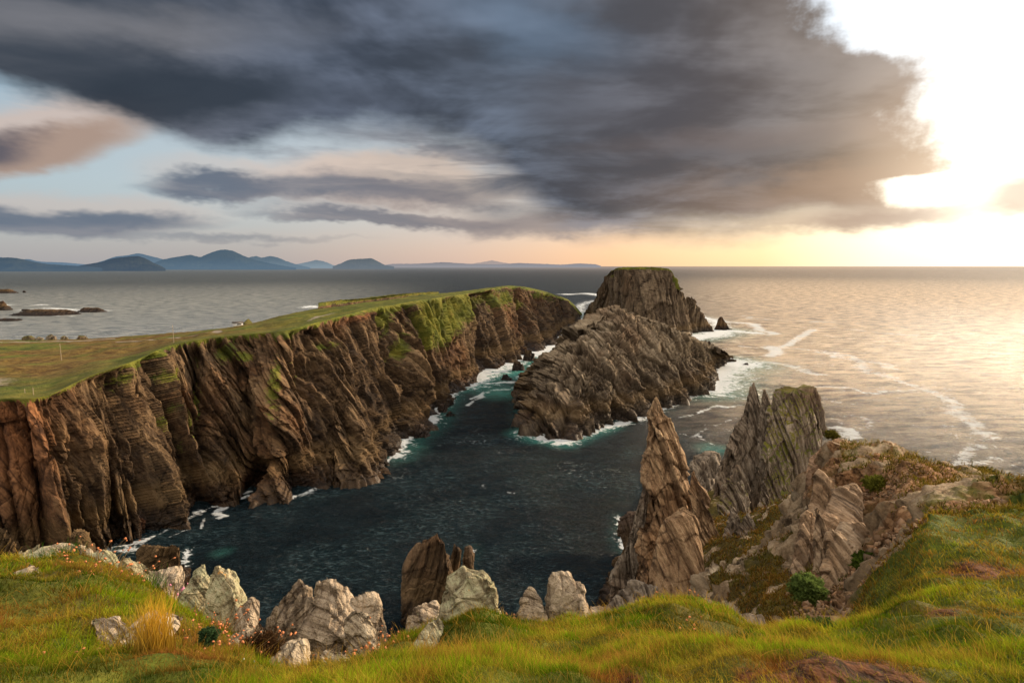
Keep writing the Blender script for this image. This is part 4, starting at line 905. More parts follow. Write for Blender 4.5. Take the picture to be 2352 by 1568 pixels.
def _crestfix(C, r0, r1, a0, a1, up):
    azg = np.linspace(a0, a1, 90); lg = np.linspace(math.log(r0), math.log(r1), 60)
    A_, L_ = np.meshgrid(azg, lg, indexing='ij')
    dirs = np.array([ray(x, y) for x, y in C]); ca = np.degrees(np.arctan2(dirs[:, 0], dirs[:, 1])); ce = dirs[:, 2] / np.hypot(dirs[:, 0], dirs[:, 1])
    tanl = np.interp(azg, ca, ce)
    for it in range(4):
        z = base_z(A_.ravel(), L_.ravel()).reshape(A_.shape)
        sl_ = (z - H) / np.exp(L_)
        k = sl_.argmax(1); rs = lg[k]; e = (sl_.max(1) - tanl) * np.exp(rs)
        if not up: e = np.maximum(e, -.6)
        ker = np.ones(5) / 5
        e = np.convolve(np.pad(e, 2, 'edge'), ker, 'valid'); rs = np.convolve(np.pad(rs, 2, 'edge'), ker, 'valid')
        _fix.append((azg, e, rs, a0, a1))
def base_z(az, lr):
    az = np.where(np.abs(az) > 60, np.sign(az) * (60 + 10 * np.tanh((np.abs(az) - 60) / 10)), az)
    z = _base0(az, lr)
    for azg, e, rs, a0, a1 in _fix:
        ee = np.interp(az, azg, e); rr = np.interp(az, azg, rs)
        z = z - ee * np.exp(-((lr - rr) / .30) ** 2) * (sstep(az, a0 - 3, a0) * (1 - sstep(az, a1, a1 + 3)))
    return z
_crestfix(CA, 4.0, 13.0, -50, 50, True)
_crestfix(CB, 20.0, 55.0, 31, 50, True)
XP0 = 1176
def masks(az, r):
    x = 1176 + F * np.tan(np.radians(az)) * .99
    prom = sstep(r, 12.5, 15) * sstep(az, 27, 30) * 1.0
    gully = sstep(r, 10, 14) * sstep(az, 14, 18) * (1 - sstep(az, 27, 30))
    hollow = np.exp(-((az - 30.5) / 2.6) ** 2 - ((r - 10.5) / 3.2) ** 2)
    return prom, gully, hollow
def tuss(xy):
    """tussocky bumps"""
    p = np.stack([xy[:, 0], xy[:, 1], 0 * xy[:, 0]], 1)
    a = fbm(p / 1.3, 3, 61); b = np.abs(perlin(p / .55, 64)); c = fbm(p / .22, 2, 66)
    return a * .13 + b * .12 + c * .02 - .03
def ground_z(az, r):
    a = np.radians(az); x = r * np.sin(a); y = r * np.cos(a)
    z = base_z(az, np.log(r))
    prom, gully, hollow = masks(az, r)
    p3 = np.stack([x, y, z * .35], 1)
    rocky = np.clip(sstep(r, 12, 20), 0, 1)
    z = z + tuss(np.stack([x, y], 1)) * (1 - rocky * .6) * sstep(r, 1.2, 3)
    z = z + rocky * (fbm(p3 / 4, 4, 71) * .55 + np.abs(perlin(p3 / 1.5, 73)) * .35)
    return x, y, z
def ground():
    naz, nr = 1180, 620
    az = np.linspace(-92, 92, naz); lr = np.concatenate([np.linspace(math.log(.9), math.log(2.6), 40, endpoint=False), np.linspace(math.log(2.6), math.log(165), nr - 40)])
    A_, L_ = np.meshgrid(az, lr)
    x, y, z = ground_z(A_.ravel(), np.exp(L_.ravel()))
    P = np.stack([x, y, z], 1).reshape(nr, naz, 3)
    Nn = grid_normals(P); Nn *= np.sign(Nn[..., 2:3])
    r = np.exp(L_)
    slope = 1 - Nn[..., 2]
    steep = sstep(slope, .28, .5)
    prom, gully, hollow = masks(A_, r)
    h, cav = craggy(P, Nn, 3.0, RY(8, 20), .45, 77, (1, .6, .30))
    hs, cavs = craggy(P, Nn, 1.0, RY(8, 20), .55, 79, (1, .8, .5))
    rockm = np.clip(steep * sstep(r, 9, 12) + .55 * prom, 0, 1)
    P = P + Nn * (h * steep * sstep(r, 12, 25) + hs * rockm * .9)[..., None]
    nz = fbm(P.reshape(-1, 3) / 2.2, 4, 81).reshape(r.shape)
    earth = np.clip(prom * (.50 + .55 * nz) + hollow * .9, 0, 1) * (1 - sstep(A_, 39.5, 45) * .7)
    # bare turf scars close to the viewer
    def sp(x_, y_, t_, s): p = PT(x_, y_, t_); return np.exp(-((P[..., 0] - p[0]) ** 2 + (P[..., 1] - p[1]) ** 2) / s ** 2)
    scar = sp(2000, 1550, 3.4, .34) + .95 * sp(1860, 1562, 3.3, .26) + .5 * sp(1720, 1568, 3.3, .2) + .9 * sp(1420, 1560, 3.4, .22) + .8 * sp(2290, 1310, 7.0, .7) + .6 * sp(200, 1500, 4.4, .3) + .5 * sp(440, 1490, 4.7, .35) + .6 * sp(2170, 1400, 5.4, .4)
    grass = np.clip((1 - .95 * steep * sstep(r, 9, 12)) * (1 - .55 * gully * np.clip(-nz * 2, 0, 1)), 0, 1)
    grass = np.where(prom > .3, grass * np.clip(.62 + .5 * nz, 0, 1), grass)
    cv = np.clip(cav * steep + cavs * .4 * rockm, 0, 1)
    global GSAMP
    GSAMP = (P, grass, steep, r, A_, Nn, gully, prom)
    o = np_mesh('ground', P.reshape(-1, 3), grid_quads(nr, naz), M_ground, dict(grass=grass.ravel(), earth=earth.ravel(), scar=np.clip(scar, 0, 1).ravel(), gully=gully.ravel(), cav=cv.ravel()))
    tag(o, kind='structure')
def ground_mat():
    m, n, out = new_mat('turf_and_earth')
    gg = n.node('ShaderNodeNewGeometry'); p = E(n, gg.outputs['Position'])
    a = n.noise(p, 1.2, 5, .65); b = n.noise(p, 7, 3, .7); c = n.noise(p, .35, 2, .6)
    gcol = n.ramp(a * .6 + b * .4, [(.3, (.022, .035, .006)), (.5, (.085, .105, .012)), (.7, (.19, .18, .03))])
    gcol = n.mix(n.ss(c, .5, .62) * .6, gcol, (.13, .085, .025))
    gcol = n.mix(n.attr('gully') * .85, gcol, n.ramp(a * .5 + b * .5, [(.35, (.016, .012, .005)), (.5, (.075, .048, .012)), (.65, (.17, .125, .025))]))
    vv = n.voro(p, 9.0, 'F1', 'Color'); vr = n.xyz(vv)[0]
    ecol = n.ramp(n.xyz(vv)[1] * .35 + b * .65, [(.25, (.07, .035, .016)), (.5, (.30, .15, .065)), (.75, (.52, .31, .16))])
    ecol = n.mix(n.ss(a, .52, .66) * .6, ecol, (.17, .12, .045))
    rq = n.mapv(p, rot=(0, 10, 20), sc=(1.2, .6, .3)); ra = n.noise(rq, 1.0, 5, .65, .3)
    rcol = n.ramp(ra * .7 + b * .3, [(.35, (.05, .033, .018)), (.5, (.34, .235, .135)), (.64, (.62, .48, .31))])
    gm = n.ss(n.attr('grass') + (a - .5) * .8, .40, .60)
    em = n.ss(n.attr('earth') + (a - .5) * .7, .35, .55)
    col = n.mix(gm, rcol, gcol); col = n.mix(em, col, ecol)
    sc = n.ss(n.attr('scar') + (b - .5) * .6, .35, .6)
    col = n.mix(sc, col, n.mix(n.ss(b, .35, .65), (.025, .010, .004), (.17, .065, .025)))
    col = n.mix(n.attr('cav') * .6, col, n.mix(1.0, col, (.3, .27, .25), 'MULTIPLY'))  # recess shading painted into the ground colour
    pz = n.xyz(p)[2]; col = n.mix(n.ss(pz, 1, 5, .8, 0), col, n.mix(1.0, col, (.25, .22, .2), 'MULTIPLY'))
    nr = n.bump(b * .5 + a * .8 + n.xyz(vv)[2] * em * .3, .8, .12)
    principled(n, out, col, .92, nr, .15)
    return m
M_ground = ground_mat()
ground()

def rubble():
    rg = np.random.default_rng(8); n = 26000
    az = rg.uniform(27, 46, n); r = np.exp(rg.uniform(math.log(9), math.log(42), n))
    k = (rg.random(n) < np.clip(sstep(az, 27, 31) * sstep(r, 11, 15) * (1 - .8 * sstep(az, 38, 44)), 0, 1)) | ((np.hypot((az - 30.5) / 2.2, (r - 10.5) / 2.5) < 1) & (rg.random(n) < .6))
    x, y, z = ground_z(az[k], r[k]); m = len(x)
    big = fbm(np.stack([x, y, z], 1) / 2.5, 2, 12)
    ok = big > 0.12; x, y, z = x[ok], y[ok], z[ok]; m = len(x)
    s = rg.lognormal(math.log(.036), .55, m).clip(.014, .20)
    C8 = np.array([[a, b, c] for c in (-1, 1) for b in (-1, 1) for a in (-1, 1)], float)
    V = C8[None] * (s[:, None, None] * rg.uniform(.35, 1.2, (m, 1, 3))) * rg.uniform(.55, 1.15, (m, 8, 3))
    a, b = rg.uniform(0, 6.28, m), rg.uniform(-.8, .8, m)
    ca, sa, cb, sb = np.cos(a)[:, None], np.sin(a)[:, None], np.cos(b)[:, None], np.sin(b)[:, None]
    X = V[..., 0] * cb + V[..., 2] * sb; Zz = -V[..., 0] * sb + V[..., 2] * cb
    V = np.stack([X * ca - V[..., 1] * sa + x[:, None], X * sa + V[..., 1] * ca + y[:, None], Zz + z[:, None]], -1)
    F6 = np.array([(0, 2, 3, 1), (4, 5, 7, 6), (0, 1, 5, 4), (1, 3, 7, 5), (3, 2, 6, 7), (2, 0, 4, 6)])
    Q = (np.arange(m)[:, None, None] * 8 + F6[None]).reshape(-1, 4)
    c0 = np.array([.30, .175, .095])[None] * rg.uniform(.35, 1.6, (m, 1)) * (1 + rg.uniform(-.15, .25, (m, 1)) * np.array([[0, .6, 1.2]]))
    mm, nn, out = new_mat('loose_stone'); principled(nn, out, nn.attr('tint', 'Color'), .9, None, .1)
    tag(np_mesh('rubble', V.reshape(-1, 3), Q, mm, dict(tint=np.repeat(c0, 8, 0)), smooth=False), kind='stuff')
rubble()
# ------------------------------------------------------------------ grass
def blade_mat(name, hi=0.0):
    m, n, out = new_mat(name)
    c = n.attr('tint', 'Color')
    d = n.node('ShaderNodeBsdfDiffuse'); n.put(d.inputs[0], c)
    t = n.node('ShaderNodeBsdfTranslucent'); n.put(t.inputs[0], c)
    mx = n.node('ShaderNodeMixShader'); mx.inputs[0].default_value = .38
    n.l.new(d.outputs[0], mx.inputs[1]); n.l.new(t.outputs[0], mx.inputs[2]); n.l.new(mx.outputs[0], out.inputs[0])
    return m
M_blade = blade_mat('grass_blades')
def blades(pos, length, width, lean, leandir, tint, rg, segs=3):
    """pos (n,3) -> ribbon blades (v, quads/tris, tint, per-vertex)"""
    n = len(pos)
    f = np.linspace(0, 1, segs + 1)
    side = np.stack([-np.sin(leandir + rg.uniform(-1.2, 1.2, n)), np.cos(leandir), 0 * leandir], 1)
    side = np.stack([np.cos(rg.uniform(-.9, .9, n)), np.sin(rg.uniform(-.9, .9, n)), 0 * leandir], 1)
    ld = np.stack([np.cos(leandir), np.sin(leandir), 0 * leandir], 1)
    V = []; T = []
    for k in f[:-1]:
        c = pos + ld * (lean * length * k ** 1.8)[:, None]; c[:, 2] += length * k * (1 - .30 * lean * k)
        w = (width * (1 - k * .75))[:, None] * .5
        V += [c - side * w, c + side * w]; sh = .22 + .95 * k; T += [tint * sh, tint * sh]  # root-to-tip shading put into the blade tint
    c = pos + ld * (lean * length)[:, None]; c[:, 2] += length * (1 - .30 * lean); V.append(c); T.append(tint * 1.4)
    K = len(V); V = np.stack(V, 1).reshape(-1, 3); T = np.stack(T, 1).reshape(-1, 3)
    b = np.arange(n)[:, None] * K
    Q = np.concatenate([b + np.array([[2 * i, 2 * i + 1, 2 * i + 3, 2 * i + 2]]) for i in range(segs - 1)], 0)
    tr = b + np.array([[2 * (segs - 1), 2 * (segs - 1) + 1, 2 * segs]])
    return V, Q, tr, T
def bilerp(c0, c1, t): return c0 * (1 - t[:, None]) + c1 * t[:, None]
GREEN, LIME, YEL, BRN, DRK = (np.array(c) for c in ((.09, .20, .006), (.27, .38, .010), (.62, .46, .05), (.40, .14, .035), (.022, .055, .004)))
def grass():
    rg = np.random.default_rng(5)
    n = 720000
    az = rg.uniform(-62, 62, n); r = np.exp(rg.uniform(math.log(1.9), math.log(13.5), n) )
    keep = rg.random(n) < np.clip(.45 + r / 9, 0, 1)
    az, r = az[keep], r[keep]
    x, y, z = ground_z(az, r)
    e = .06
    az2 = az; _, _, z2 = ground_z(az, r + .15)
    sl = np.abs(z2 - z) / .15
    p = np.stack([x, y, 0 * x], 1)
    patch = fbm(p / 1.6, 3, 91); fine = perlin(p / .35, 93); pt2 = fbm(p / .8, 3, 95)
    sc = np.zeros(len(x))
    for (a, b, t, s, k) in ((2000, 1550, 3.4, .32, .95), (1860, 1562, 3.3, .25, .9), (1720, 1568, 3.3, .2, .7), (1420, 1560, 3.4, .18, .8), (2290, 1310, 7.0, .6, .9), (200, 1500, 4.4, .2, .5), (440, 1490, 4.7, .25, .5), (2170, 1400, 5.4, .3, .6), (1890, 1370, 11, 2.6, 1), (700, 1520, 6.6, .6, .5)):
        q = PT(a, b, t); sc = np.maximum(sc, k * np.exp(-((x - q[0]) ** 2 + (y - q[1]) ** 2) / s ** 2))
    prom = sstep(r, 12.0, 13.5) * sstep(az, 26, 29)
    k = (rg.random(len(x)) > sc * .85) & (sl < 2.2) & (rg.random(len(x)) > prom) & (z > 44)
    x, y, z, r, az, patch, fine, pt2, sc = (v[k] for v in (x, y, z, r, az, patch, fine, pt2, sc))
    m = len(x)
    length = (.036 + .042 * np.clip(patch + .5, 0, 1) + .035 * np.clip(fine + .3, 0, 1)) * rg.uniform(.55, 1.35, m) * (1 + .03 * r)
    tall = rg.random(m) < .035; length[tall] *= 2.1; lg_ = tall; length *= 1 - .45 * sc
    width = np.maximum(.0032, r * .0010) * rg.uniform(.7, 1.3, m)
    lean = rg.uniform(.2, 1.1, m); ld = 2.6 + 2.2 * pt2 + rg.normal(0, 1.3, m)
    c = bilerp(GREEN, LIME, np.clip(.5 + patch * 1.6 + rg.normal(0, .2, m), 0, 1))
    dry = np.clip(.13 + pt2 * 1.7 + rg.normal(0, .28, m) + .12 * (az > 25) + .25 * sc, 0, 1)
    c = bilerp(c, YEL, dry * .85)
    c = bilerp(c, BRN, np.clip(-.08 + fine * 1.0 + rg.normal(0, .3, m) + 1.6 * sc, 0, 1)); c = c * rg.uniform(.65, 1.65, (m, 1))
    c = bilerp(c, DRK, np.clip(-patch * 2.0 + .08 + rg.normal(0, .15, m), 0, .8))  # deep green tufts, with tussock shading mixed into the tint
    c[lg_] = (YEL * .5 + BRN * .5)[None] * rg.uniform(.7, 1.5, (int(lg_.sum()), 1))
    rs = np.zeros(m)
    for a_, b_, t_2, s_ in ((520, 1480, 5.6, .55), (440, 1455, 5.8, .4), (235, 1335, 7.6, .6), (600, 1540, 4.6, .4), (860, 1500, 6.0, .5), (60, 1400, 5.6, .5), (230, 1510, 4.3, .35), (420, 1540, 3.8, .3), (1000, 1545, 3.9, .25), (2290, 1310, 7.0, 1.0), (1400, 1500, 4.6, .3), (2150, 1500, 4.0, .4), (2250, 1400, 5.2, .5)):
        qq_ = PT(a_, b_, t_2); rs = np.maximum(rs, np.exp(-((x - qq_[0]) ** 2 + (y - qq_[1]) ** 2) / s_ ** 2))
    rs = np.clip(rs * 1.2 + perlin(np.stack([x, y, 0 * x], 1) / .25, 98) * .8 * (rs > .1) - .25, 0, 1)
    c = bilerp(c, np.array([.55, .21, .055]), rs * rg.uniform(.3, 1, m)); c = bilerp(c, LIME * 1.25, np.clip((az > 28) * .35 * rg.uniform(0, 1, m), 0, 1))  # rusty plants; right-hand grass given a sunlit look in its tint
    V, Q, T, tint = blades(np.stack([x, y, z - .02], 1), length, width, lean, ld, c, rg)
    tag(np_mesh('grass', V, Q, M_blade, dict(tint=tint), tri=T, smooth=False), kind='stuff')
    # rough scrub on the gully and the promontory, taken from the ground surface itself
    P, gr, steep, rr, AA, Nn, gul, prm = GSAMP
    ok = (rr > 12) & (rr < 75) & (steep < .45) & (AA > 10) & (AA < 50) & (gr > .5) & (P[..., 2] > 6)
    idx = np.flatnonzero(ok); idx = rg.choice(idx, min(len(idx) * 3, 110000)); pos = P.reshape(-1, 3)[idx] + rg.normal(0, .06, (len(idx), 3)) * (rr.ravel()[idx] / 20)[:, None]; r_ = rr.ravel()[idx]
    pn = fbm(pos / 1.8, 3, 97); keep = pn > -.28; pos, r_, pn, idx = pos[keep], r_[keep], pn[keep], idx[keep]; m = len(pos)
    c = bilerp(np.tile(np.array([[.14, .115, .018]]), (m, 1)), np.tile(np.array([[.33, .24, .035]]), (m, 1)), np.clip(.4 + pn + rg.normal(0, .25, m), 0, 1))
    c = bilerp(c, BRN, np.clip(gul.ravel()[idx] * .35 + rg.normal(0, .25, m), 0, 1)); c = bilerp(c, GREEN, np.clip(-pn * 1.2 + rg.normal(0, .2, m), 0, .8)) * rg.uniform(.5, 1.35, (m, 1))
    V, Q, T, tint = blades(pos - np.array([0, 0, .03]), rg.uniform(.06, .2, m) * (r_ / 15) ** .6, np.maximum(.01, r_ * .0012) * rg.uniform(.7, 1.4, m), rg.uniform(.3, 1.2, m), rg.uniform(0, 6.28, m), c, rg, 2)
    tag(np_mesh('scrub', V, Q, M_blade, dict(tint=tint), tri=T, smooth=False), kind='stuff')
grass()
def tuft(name, label, cat, px, py, t, nb, spread, L, col, seed, group=None, lean=.3, w=.004):
    rg = np.random.default_rng(seed); q = PT(px, py, t)
    az_ = math.degrees(math.atan2(q[0], q[1])); r_ = math.hypot(q[0], q[1]); _, _, z0 = ground_z(np.array([az_]), np.array([r_]))
    off_ = rg.normal(0, spread, (nb, 2))
    pos = np.stack([q[0] + off_[:, 0], q[1] + off_[:, 1], np.full(nb, z0[0] - .03)], 1)
    tint = np.array(col)[None] * rg.uniform(.6, 1.25, (nb, 1))
    V, Q, T, ti = blades(pos, rg.uniform(.6, 1.15, nb) * L, np.full(nb, w), rg.uniform(.02, lean, nb), rg.uniform(0, 6.28, nb), tint, rg, 4)
    tag(np_mesh(name, V, Q, M_blade, dict(tint=ti), tri=T, smooth=False), label, cat, group)
tuft('dry_grass_tuft', 'tall straw-yellow grass tuft standing in the left foreground grass', 'grass tuft', 365, 1530, 4.1, 330, .06, .48, (.85, .52, .06), 1, lean=.32, w=.0055)
tuft('dry_grass_tuft', 'thinner straw-coloured tuft just left of the tall yellow one', 'grass tuft', 322, 1545, 4.0, 110, .07, .34, (.70, .45, .08), 2, lean=.5, w=.005)
tuft('bright_grass_tuft', 'vivid green grass tuft on the far left bank by the boulders', 'grass tuft', 130, 1310, 8.3, 260, .16, .30, (.07, .20, .012), 3, lean=.6, w=.008)
tuft('bright_grass_tuft', 'vivid green tuft behind the yellow-grey upright boulder', 'grass tuft', 345, 1355, 7.6, 160, .11, .24, (.07, .20, .012), 4, lean=.6, w=.007)
tuft('bright_grass_tuft', 'small emerald tuft in the middle of the left grass', 'grass tuft', 145, 1462, 5.0, 160, .08, .15, (.06, .20, .02), 5, lean=.6)
# thrift: stems with dried flower heads
def flower_mat(name, a, b):
    m, n, out = new_mat(name); g_ = n.node('ShaderNodeObjectInfo'); gg = n.node('ShaderNodeNewGeometry')
    f = n.noise(E(n, gg.outputs['Position']), 60, 3, .6)
    principled(n, out, n.mix(f, a, b), .8, None, .1); return m
M_dry = flower_mat('dried_flower', (.52, .15, .05), (.75, .33, .16)); M_pink = flower_mat('pink_flower', (.75, .18, .35), (.85, .4, .5)); M_white = flower_mat('white_flower', (.8, .8, .75), (.7, .7, .6))
M_stem = flower_mat('flower_stem', (.20, .11, .05), (.30, .20, .08))
def ico():
    t = (1 + 5 ** .5) / 2
    v = np.array([(-1, t, 0), (1, t, 0), (-1, -t, 0), (1, -t, 0), (0, -1, t), (0, 1, t), (0, -1, -t), (0, 1, -t), (t, 0, -1), (t, 0, 1), (-t, 0, -1), (-t, 0, 1)], float)
    return v / np.linalg.norm(v[0]), np.array([(0, 11, 5), (0, 5, 1), (0, 1, 7), (0, 7, 10), (0, 10, 11), (1, 5, 9), (5, 11, 4), (11, 10, 2), (10, 7, 6), (7, 1, 8), (3, 9, 4), (3, 4, 2), (3, 2, 6), (3, 6, 8), (3, 8, 9), (4, 9, 5), (2, 4, 11), (6, 2, 10), (8, 6, 7), (9, 8, 1)])
IV, IT = ico()
def thrift(label, px, py, t, nf, spread, hgt, seed, mat=None, group='clumps of thrift on the cliff edge', rad=.014, z_add=0.0):
    rg = np.random.default_rng(seed); q = PT(px, py, t)
    az_ = math.degrees(math.atan2(q[0], q[1])); r_ = math.hypot(q[0], q[1]); _, _, z0 = ground_z(np.array([az_]), np.array([r_])); z0 = z0[0] + z_add
    e = empty('thrift_clump', (q[0], q[1], z0)); tag(e, label, 'flowers', group)
    off_ = rg.normal(0, spread * .75, (nf, 2)); L = hgt * .6 * rg.uniform(.4, 1.2, nf)
    pos = np.stack([off_[:, 0] * .6, off_[:, 1] * .6, np.full(nf, -.05)], 1)
    tip = np.stack([off_[:, 0] * 1.3, off_[:, 1] * 1.3, L], 1)
    w = np.array([[.002, 0, 0]]) * max(1, t / 4)
    SV = np.stack([pos - w, pos + w, tip + w * .6, tip - w * .6], 1).reshape(-1, 3)
    np_mesh('stems', SV, np.arange(nf * 4).reshape(-1, 4), M_stem, parent=e, smooth=False)
    for i in range(nf):
        v = IV * rad * rg.uniform(.5, 1.4) * (1 + rg.uniform(-.5, .5, (12, 1))) * rg.uniform(.6, 1.2, (1, 3))
        np_mesh('flower_head', v + tip[i], None, mat or M_dry, parent=e, tri=IT, smooth=False)
k = 900
for (x, y, t, nf, sp_, hg, lb) in ((610, 1478, 5.9, 60, .15, .20, 'dense clump of orange-red dried thrift above the gap, beside the dark cushion'), (500, 1440, 6.2, 42, .20, .16, 'orange dried thrift in front of the large lichen boulder'), (455, 1455, 5.6, 24, .16, .14, 'scattered salmon dried thrift left of the large lichen boulder front'),
                             (210, 1330, 7.8, 34, .30, .22, 'tall orange thrift heads on the far left bank in front of the yellowish boulder'), (245, 1370, 7.0, 20, .3, .16, 'sparse dried thrift in mid left grass'), (300, 1345, 7.7, 16, .2, .16, 'few reddish thrift heads by the upright yellow-grey boulder'),
                             (540, 1500, 5.2, 30, .2, .14, 'low rusty thrift patch at the lower left of the gap'), (840, 1510, 5.4, 36, .2, .16, 'orange thrift trailing down the slope below the leaning tan boulder'), (890, 1470, 6.6, 28, .2, .15, 'orange thrift on the slope right of the leaning tan boulder'), (815, 1560, 4.2, 14, .12, .12, 'pinkish thrift at the bottom edge near the lower gap'),
                             (1170, 1420, 7.8, 10, .12, .16, 'tiny thrift tuft between the dome boulder and the pointed rock'), (1215, 1425, 7.8, 12, .12, .14, 'peach thrift heads at the foot of the pointed grey rock'), (1508, 1375, 8.3, 14, .16, .18, 'peach thrift on the hump before the spire'), (1600, 1372, 8.5, 5, .1, .16, 'three or four thrift heads at the right end of the hump before the spire'),
                             (1590, 1435, 5.9, 6, .12, .10, 'small thrift heads on the open grass right of centre'), (690, 1440, 6.6, 8, .1, .1, 'dried thrift at the foot of the angular tan boulder'), (165, 1550, 3.9, 8, .1, .1, 'low dried thrift heads in the bottom left grass')):
    k += 1; thrift(lb, x, y, t, int(nf * 1.4), sp_, hg, k, rad=.0034 * t ** .75)
thrift('pink blooming thrift beside the pinkish boulder on the left bank', 388, 1352, 7.5, 7, .12, .20, 941, M_pink, rad=.03)
thrift('tiny white flowers at the bottom edge left of centre', 562, 1560, 4.3, 8, .05, .06, 942, M_white, rad=.012, group=None)
# cushions
def cushion(name, label, px, py, t, rpx, col, seed, cat='shrub', squash=.8, leaf=.02, nl=5000):
    rg = np.random.default_rng(seed); c = PT(px, py, t); R_ = rpx / F * t
    d = rg.normal(size=(nl, 3)); d /= np.linalg.norm(d, axis=1)[:, None]
    lump = fbm(d * 2.0, 3, seed); rr = R_ * (1 + .55 * lump) * rg.uniform(.62, 1.12, nl)
    p = c + d * rr[:, None] * np.array([1, 1, squash])
    a = np.cross(d, rg.normal(size=(nl, 3))); a /= np.linalg.norm(a, axis=1)[:, None]; b = np.cross(d, a) * .5 + d * .6
    s = leaf * rg.uniform(.6, 1.3, (nl, 1))
    V = np.stack([p - a * s * .5, p + a * s * .5, p + b * s * 1.4], 1).reshape(-1, 3)
    sh = (.55 + .6 * np.clip(fbm(d * 5, 2, seed + 1) + .5, 0, 1)) * rg.uniform(.7, 1.25, nl)
    tint = np.repeat(np.array(col)[None] * sh[:, None], 3, 0)
    # dark woody core under the leaves
    u, v_ = np.meshgrid(np.linspace(0, 2 * math.pi, 24, endpoint=False), np.linspace(.05, math.pi - .05, 14))
    dd = np.stack([np.cos(u) * np.sin(v_), np.sin(u) * np.sin(v_), np.cos(v_)], -1)
    core = c + dd * (R_ * .72 * (1 + .5 * fbm(dd.reshape(-1, 3) * 2.0, 3, seed).reshape(dd.shape[:2])))[..., None] * np.array([1, 1, squash])
    Vc = core.reshape(-1, 3); Qc = grid_quads(14, 24, True)
    tri = np.arange(nl * 3).reshape(-1, 3) + len(Vc)
    o = np_mesh(name, np.vstack([Vc, V]), Qc, M_blade, dict(tint=np.vstack([np.tile(np.array(col) * .25, (len(Vc), 1)), tint])), tri=tri, smooth=False)
    tag(o, label, cat)
cushion('round_cushion_plant', 'round blue-green leafy cushion plant in the hollow at the foot of the promontory wall', 1856, 1350, 11, 30, (.17, .24, .06), 1, leaf=.045)
cushion('dark_cushion_plant', 'dark brown flowering cushion clinging to the edge of the lower gap', 600, 1500, 5.6, 36, (.085, .045, .02), 2, squash=1.1, leaf=.02, nl=7000)
cushion('moss_cushion', 'grey-green moss cushion under the left orange flowers', 478, 1462, 5.5, 18, (.07, .13, .05), 3, leaf=.015)
cushion('moss_cushion', 'yellow-green heather hummock on the gravel slope of the promontory', 2012, 1112, 21, 22, (.20, .20, .03), 4, squash=.6, leaf=.08)
cushion('moss_cushion', 'small green hummock on the seaward right edge of the promontory', 2262, 1100, 26, 30, (.11, .11, .03), 5, squash=.7, leaf=.09)
cushion('moss_cushion', 'mossy hummock on the left end of the promontory, in shade of the pale slab', 1895, 1092, 33, 15, (.10, .085, .02), 6, squash=.6, leaf=.1)
cushion('moss_cushion', 'dark green leafy patch left of the big grass hump', 1990, 1292, 14.2, 26, (.09, .13, .02), 7, squash=.7, leaf=.06)
cushion('moss_cushion', 'green clump at the lower left of the big grass hump', 1895, 1455, 6.2, 34, (.09, .14, .03), 8, squash=.7, leaf=.022, nl=7000)
cushion('moss_cushion', 'brown-green heather clump on the moss beside the orange corner boulder', 1910, 998, 42, 12, (.14, .12, .02), 9, squash=.6, leaf=.1, nl=2500)

# ------------------------------------------------------------------ far land
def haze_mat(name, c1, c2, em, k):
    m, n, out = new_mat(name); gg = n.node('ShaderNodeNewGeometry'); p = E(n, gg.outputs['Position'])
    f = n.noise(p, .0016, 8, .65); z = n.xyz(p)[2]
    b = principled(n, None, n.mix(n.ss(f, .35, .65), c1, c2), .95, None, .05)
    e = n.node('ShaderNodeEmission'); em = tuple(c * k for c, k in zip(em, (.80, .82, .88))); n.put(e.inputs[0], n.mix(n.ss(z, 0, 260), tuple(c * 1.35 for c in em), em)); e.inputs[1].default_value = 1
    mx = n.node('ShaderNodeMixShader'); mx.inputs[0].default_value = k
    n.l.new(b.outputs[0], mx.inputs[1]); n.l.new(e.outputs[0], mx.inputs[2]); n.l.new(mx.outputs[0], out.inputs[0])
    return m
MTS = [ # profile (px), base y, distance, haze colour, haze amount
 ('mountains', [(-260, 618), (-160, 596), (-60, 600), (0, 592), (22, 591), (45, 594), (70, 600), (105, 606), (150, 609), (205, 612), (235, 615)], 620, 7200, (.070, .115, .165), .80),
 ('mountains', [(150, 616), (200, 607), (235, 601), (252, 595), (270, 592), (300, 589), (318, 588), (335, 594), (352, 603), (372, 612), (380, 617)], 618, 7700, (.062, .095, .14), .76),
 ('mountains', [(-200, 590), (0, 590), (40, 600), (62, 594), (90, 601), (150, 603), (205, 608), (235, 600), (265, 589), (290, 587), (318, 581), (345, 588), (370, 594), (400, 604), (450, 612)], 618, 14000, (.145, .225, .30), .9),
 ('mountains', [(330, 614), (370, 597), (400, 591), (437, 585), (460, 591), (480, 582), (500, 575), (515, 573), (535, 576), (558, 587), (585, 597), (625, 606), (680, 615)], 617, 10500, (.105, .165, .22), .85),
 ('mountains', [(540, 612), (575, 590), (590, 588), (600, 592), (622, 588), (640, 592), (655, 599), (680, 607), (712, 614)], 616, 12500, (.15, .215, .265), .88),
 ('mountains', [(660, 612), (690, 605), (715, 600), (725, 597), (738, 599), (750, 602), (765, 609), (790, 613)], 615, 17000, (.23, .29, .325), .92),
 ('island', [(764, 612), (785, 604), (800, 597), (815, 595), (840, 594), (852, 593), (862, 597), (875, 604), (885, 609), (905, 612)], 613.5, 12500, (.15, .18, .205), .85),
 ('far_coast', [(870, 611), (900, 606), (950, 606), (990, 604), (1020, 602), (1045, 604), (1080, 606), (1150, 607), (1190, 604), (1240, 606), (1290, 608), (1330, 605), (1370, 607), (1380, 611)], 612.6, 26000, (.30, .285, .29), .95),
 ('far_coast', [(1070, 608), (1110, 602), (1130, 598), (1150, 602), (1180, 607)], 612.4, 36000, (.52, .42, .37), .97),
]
M_low = None
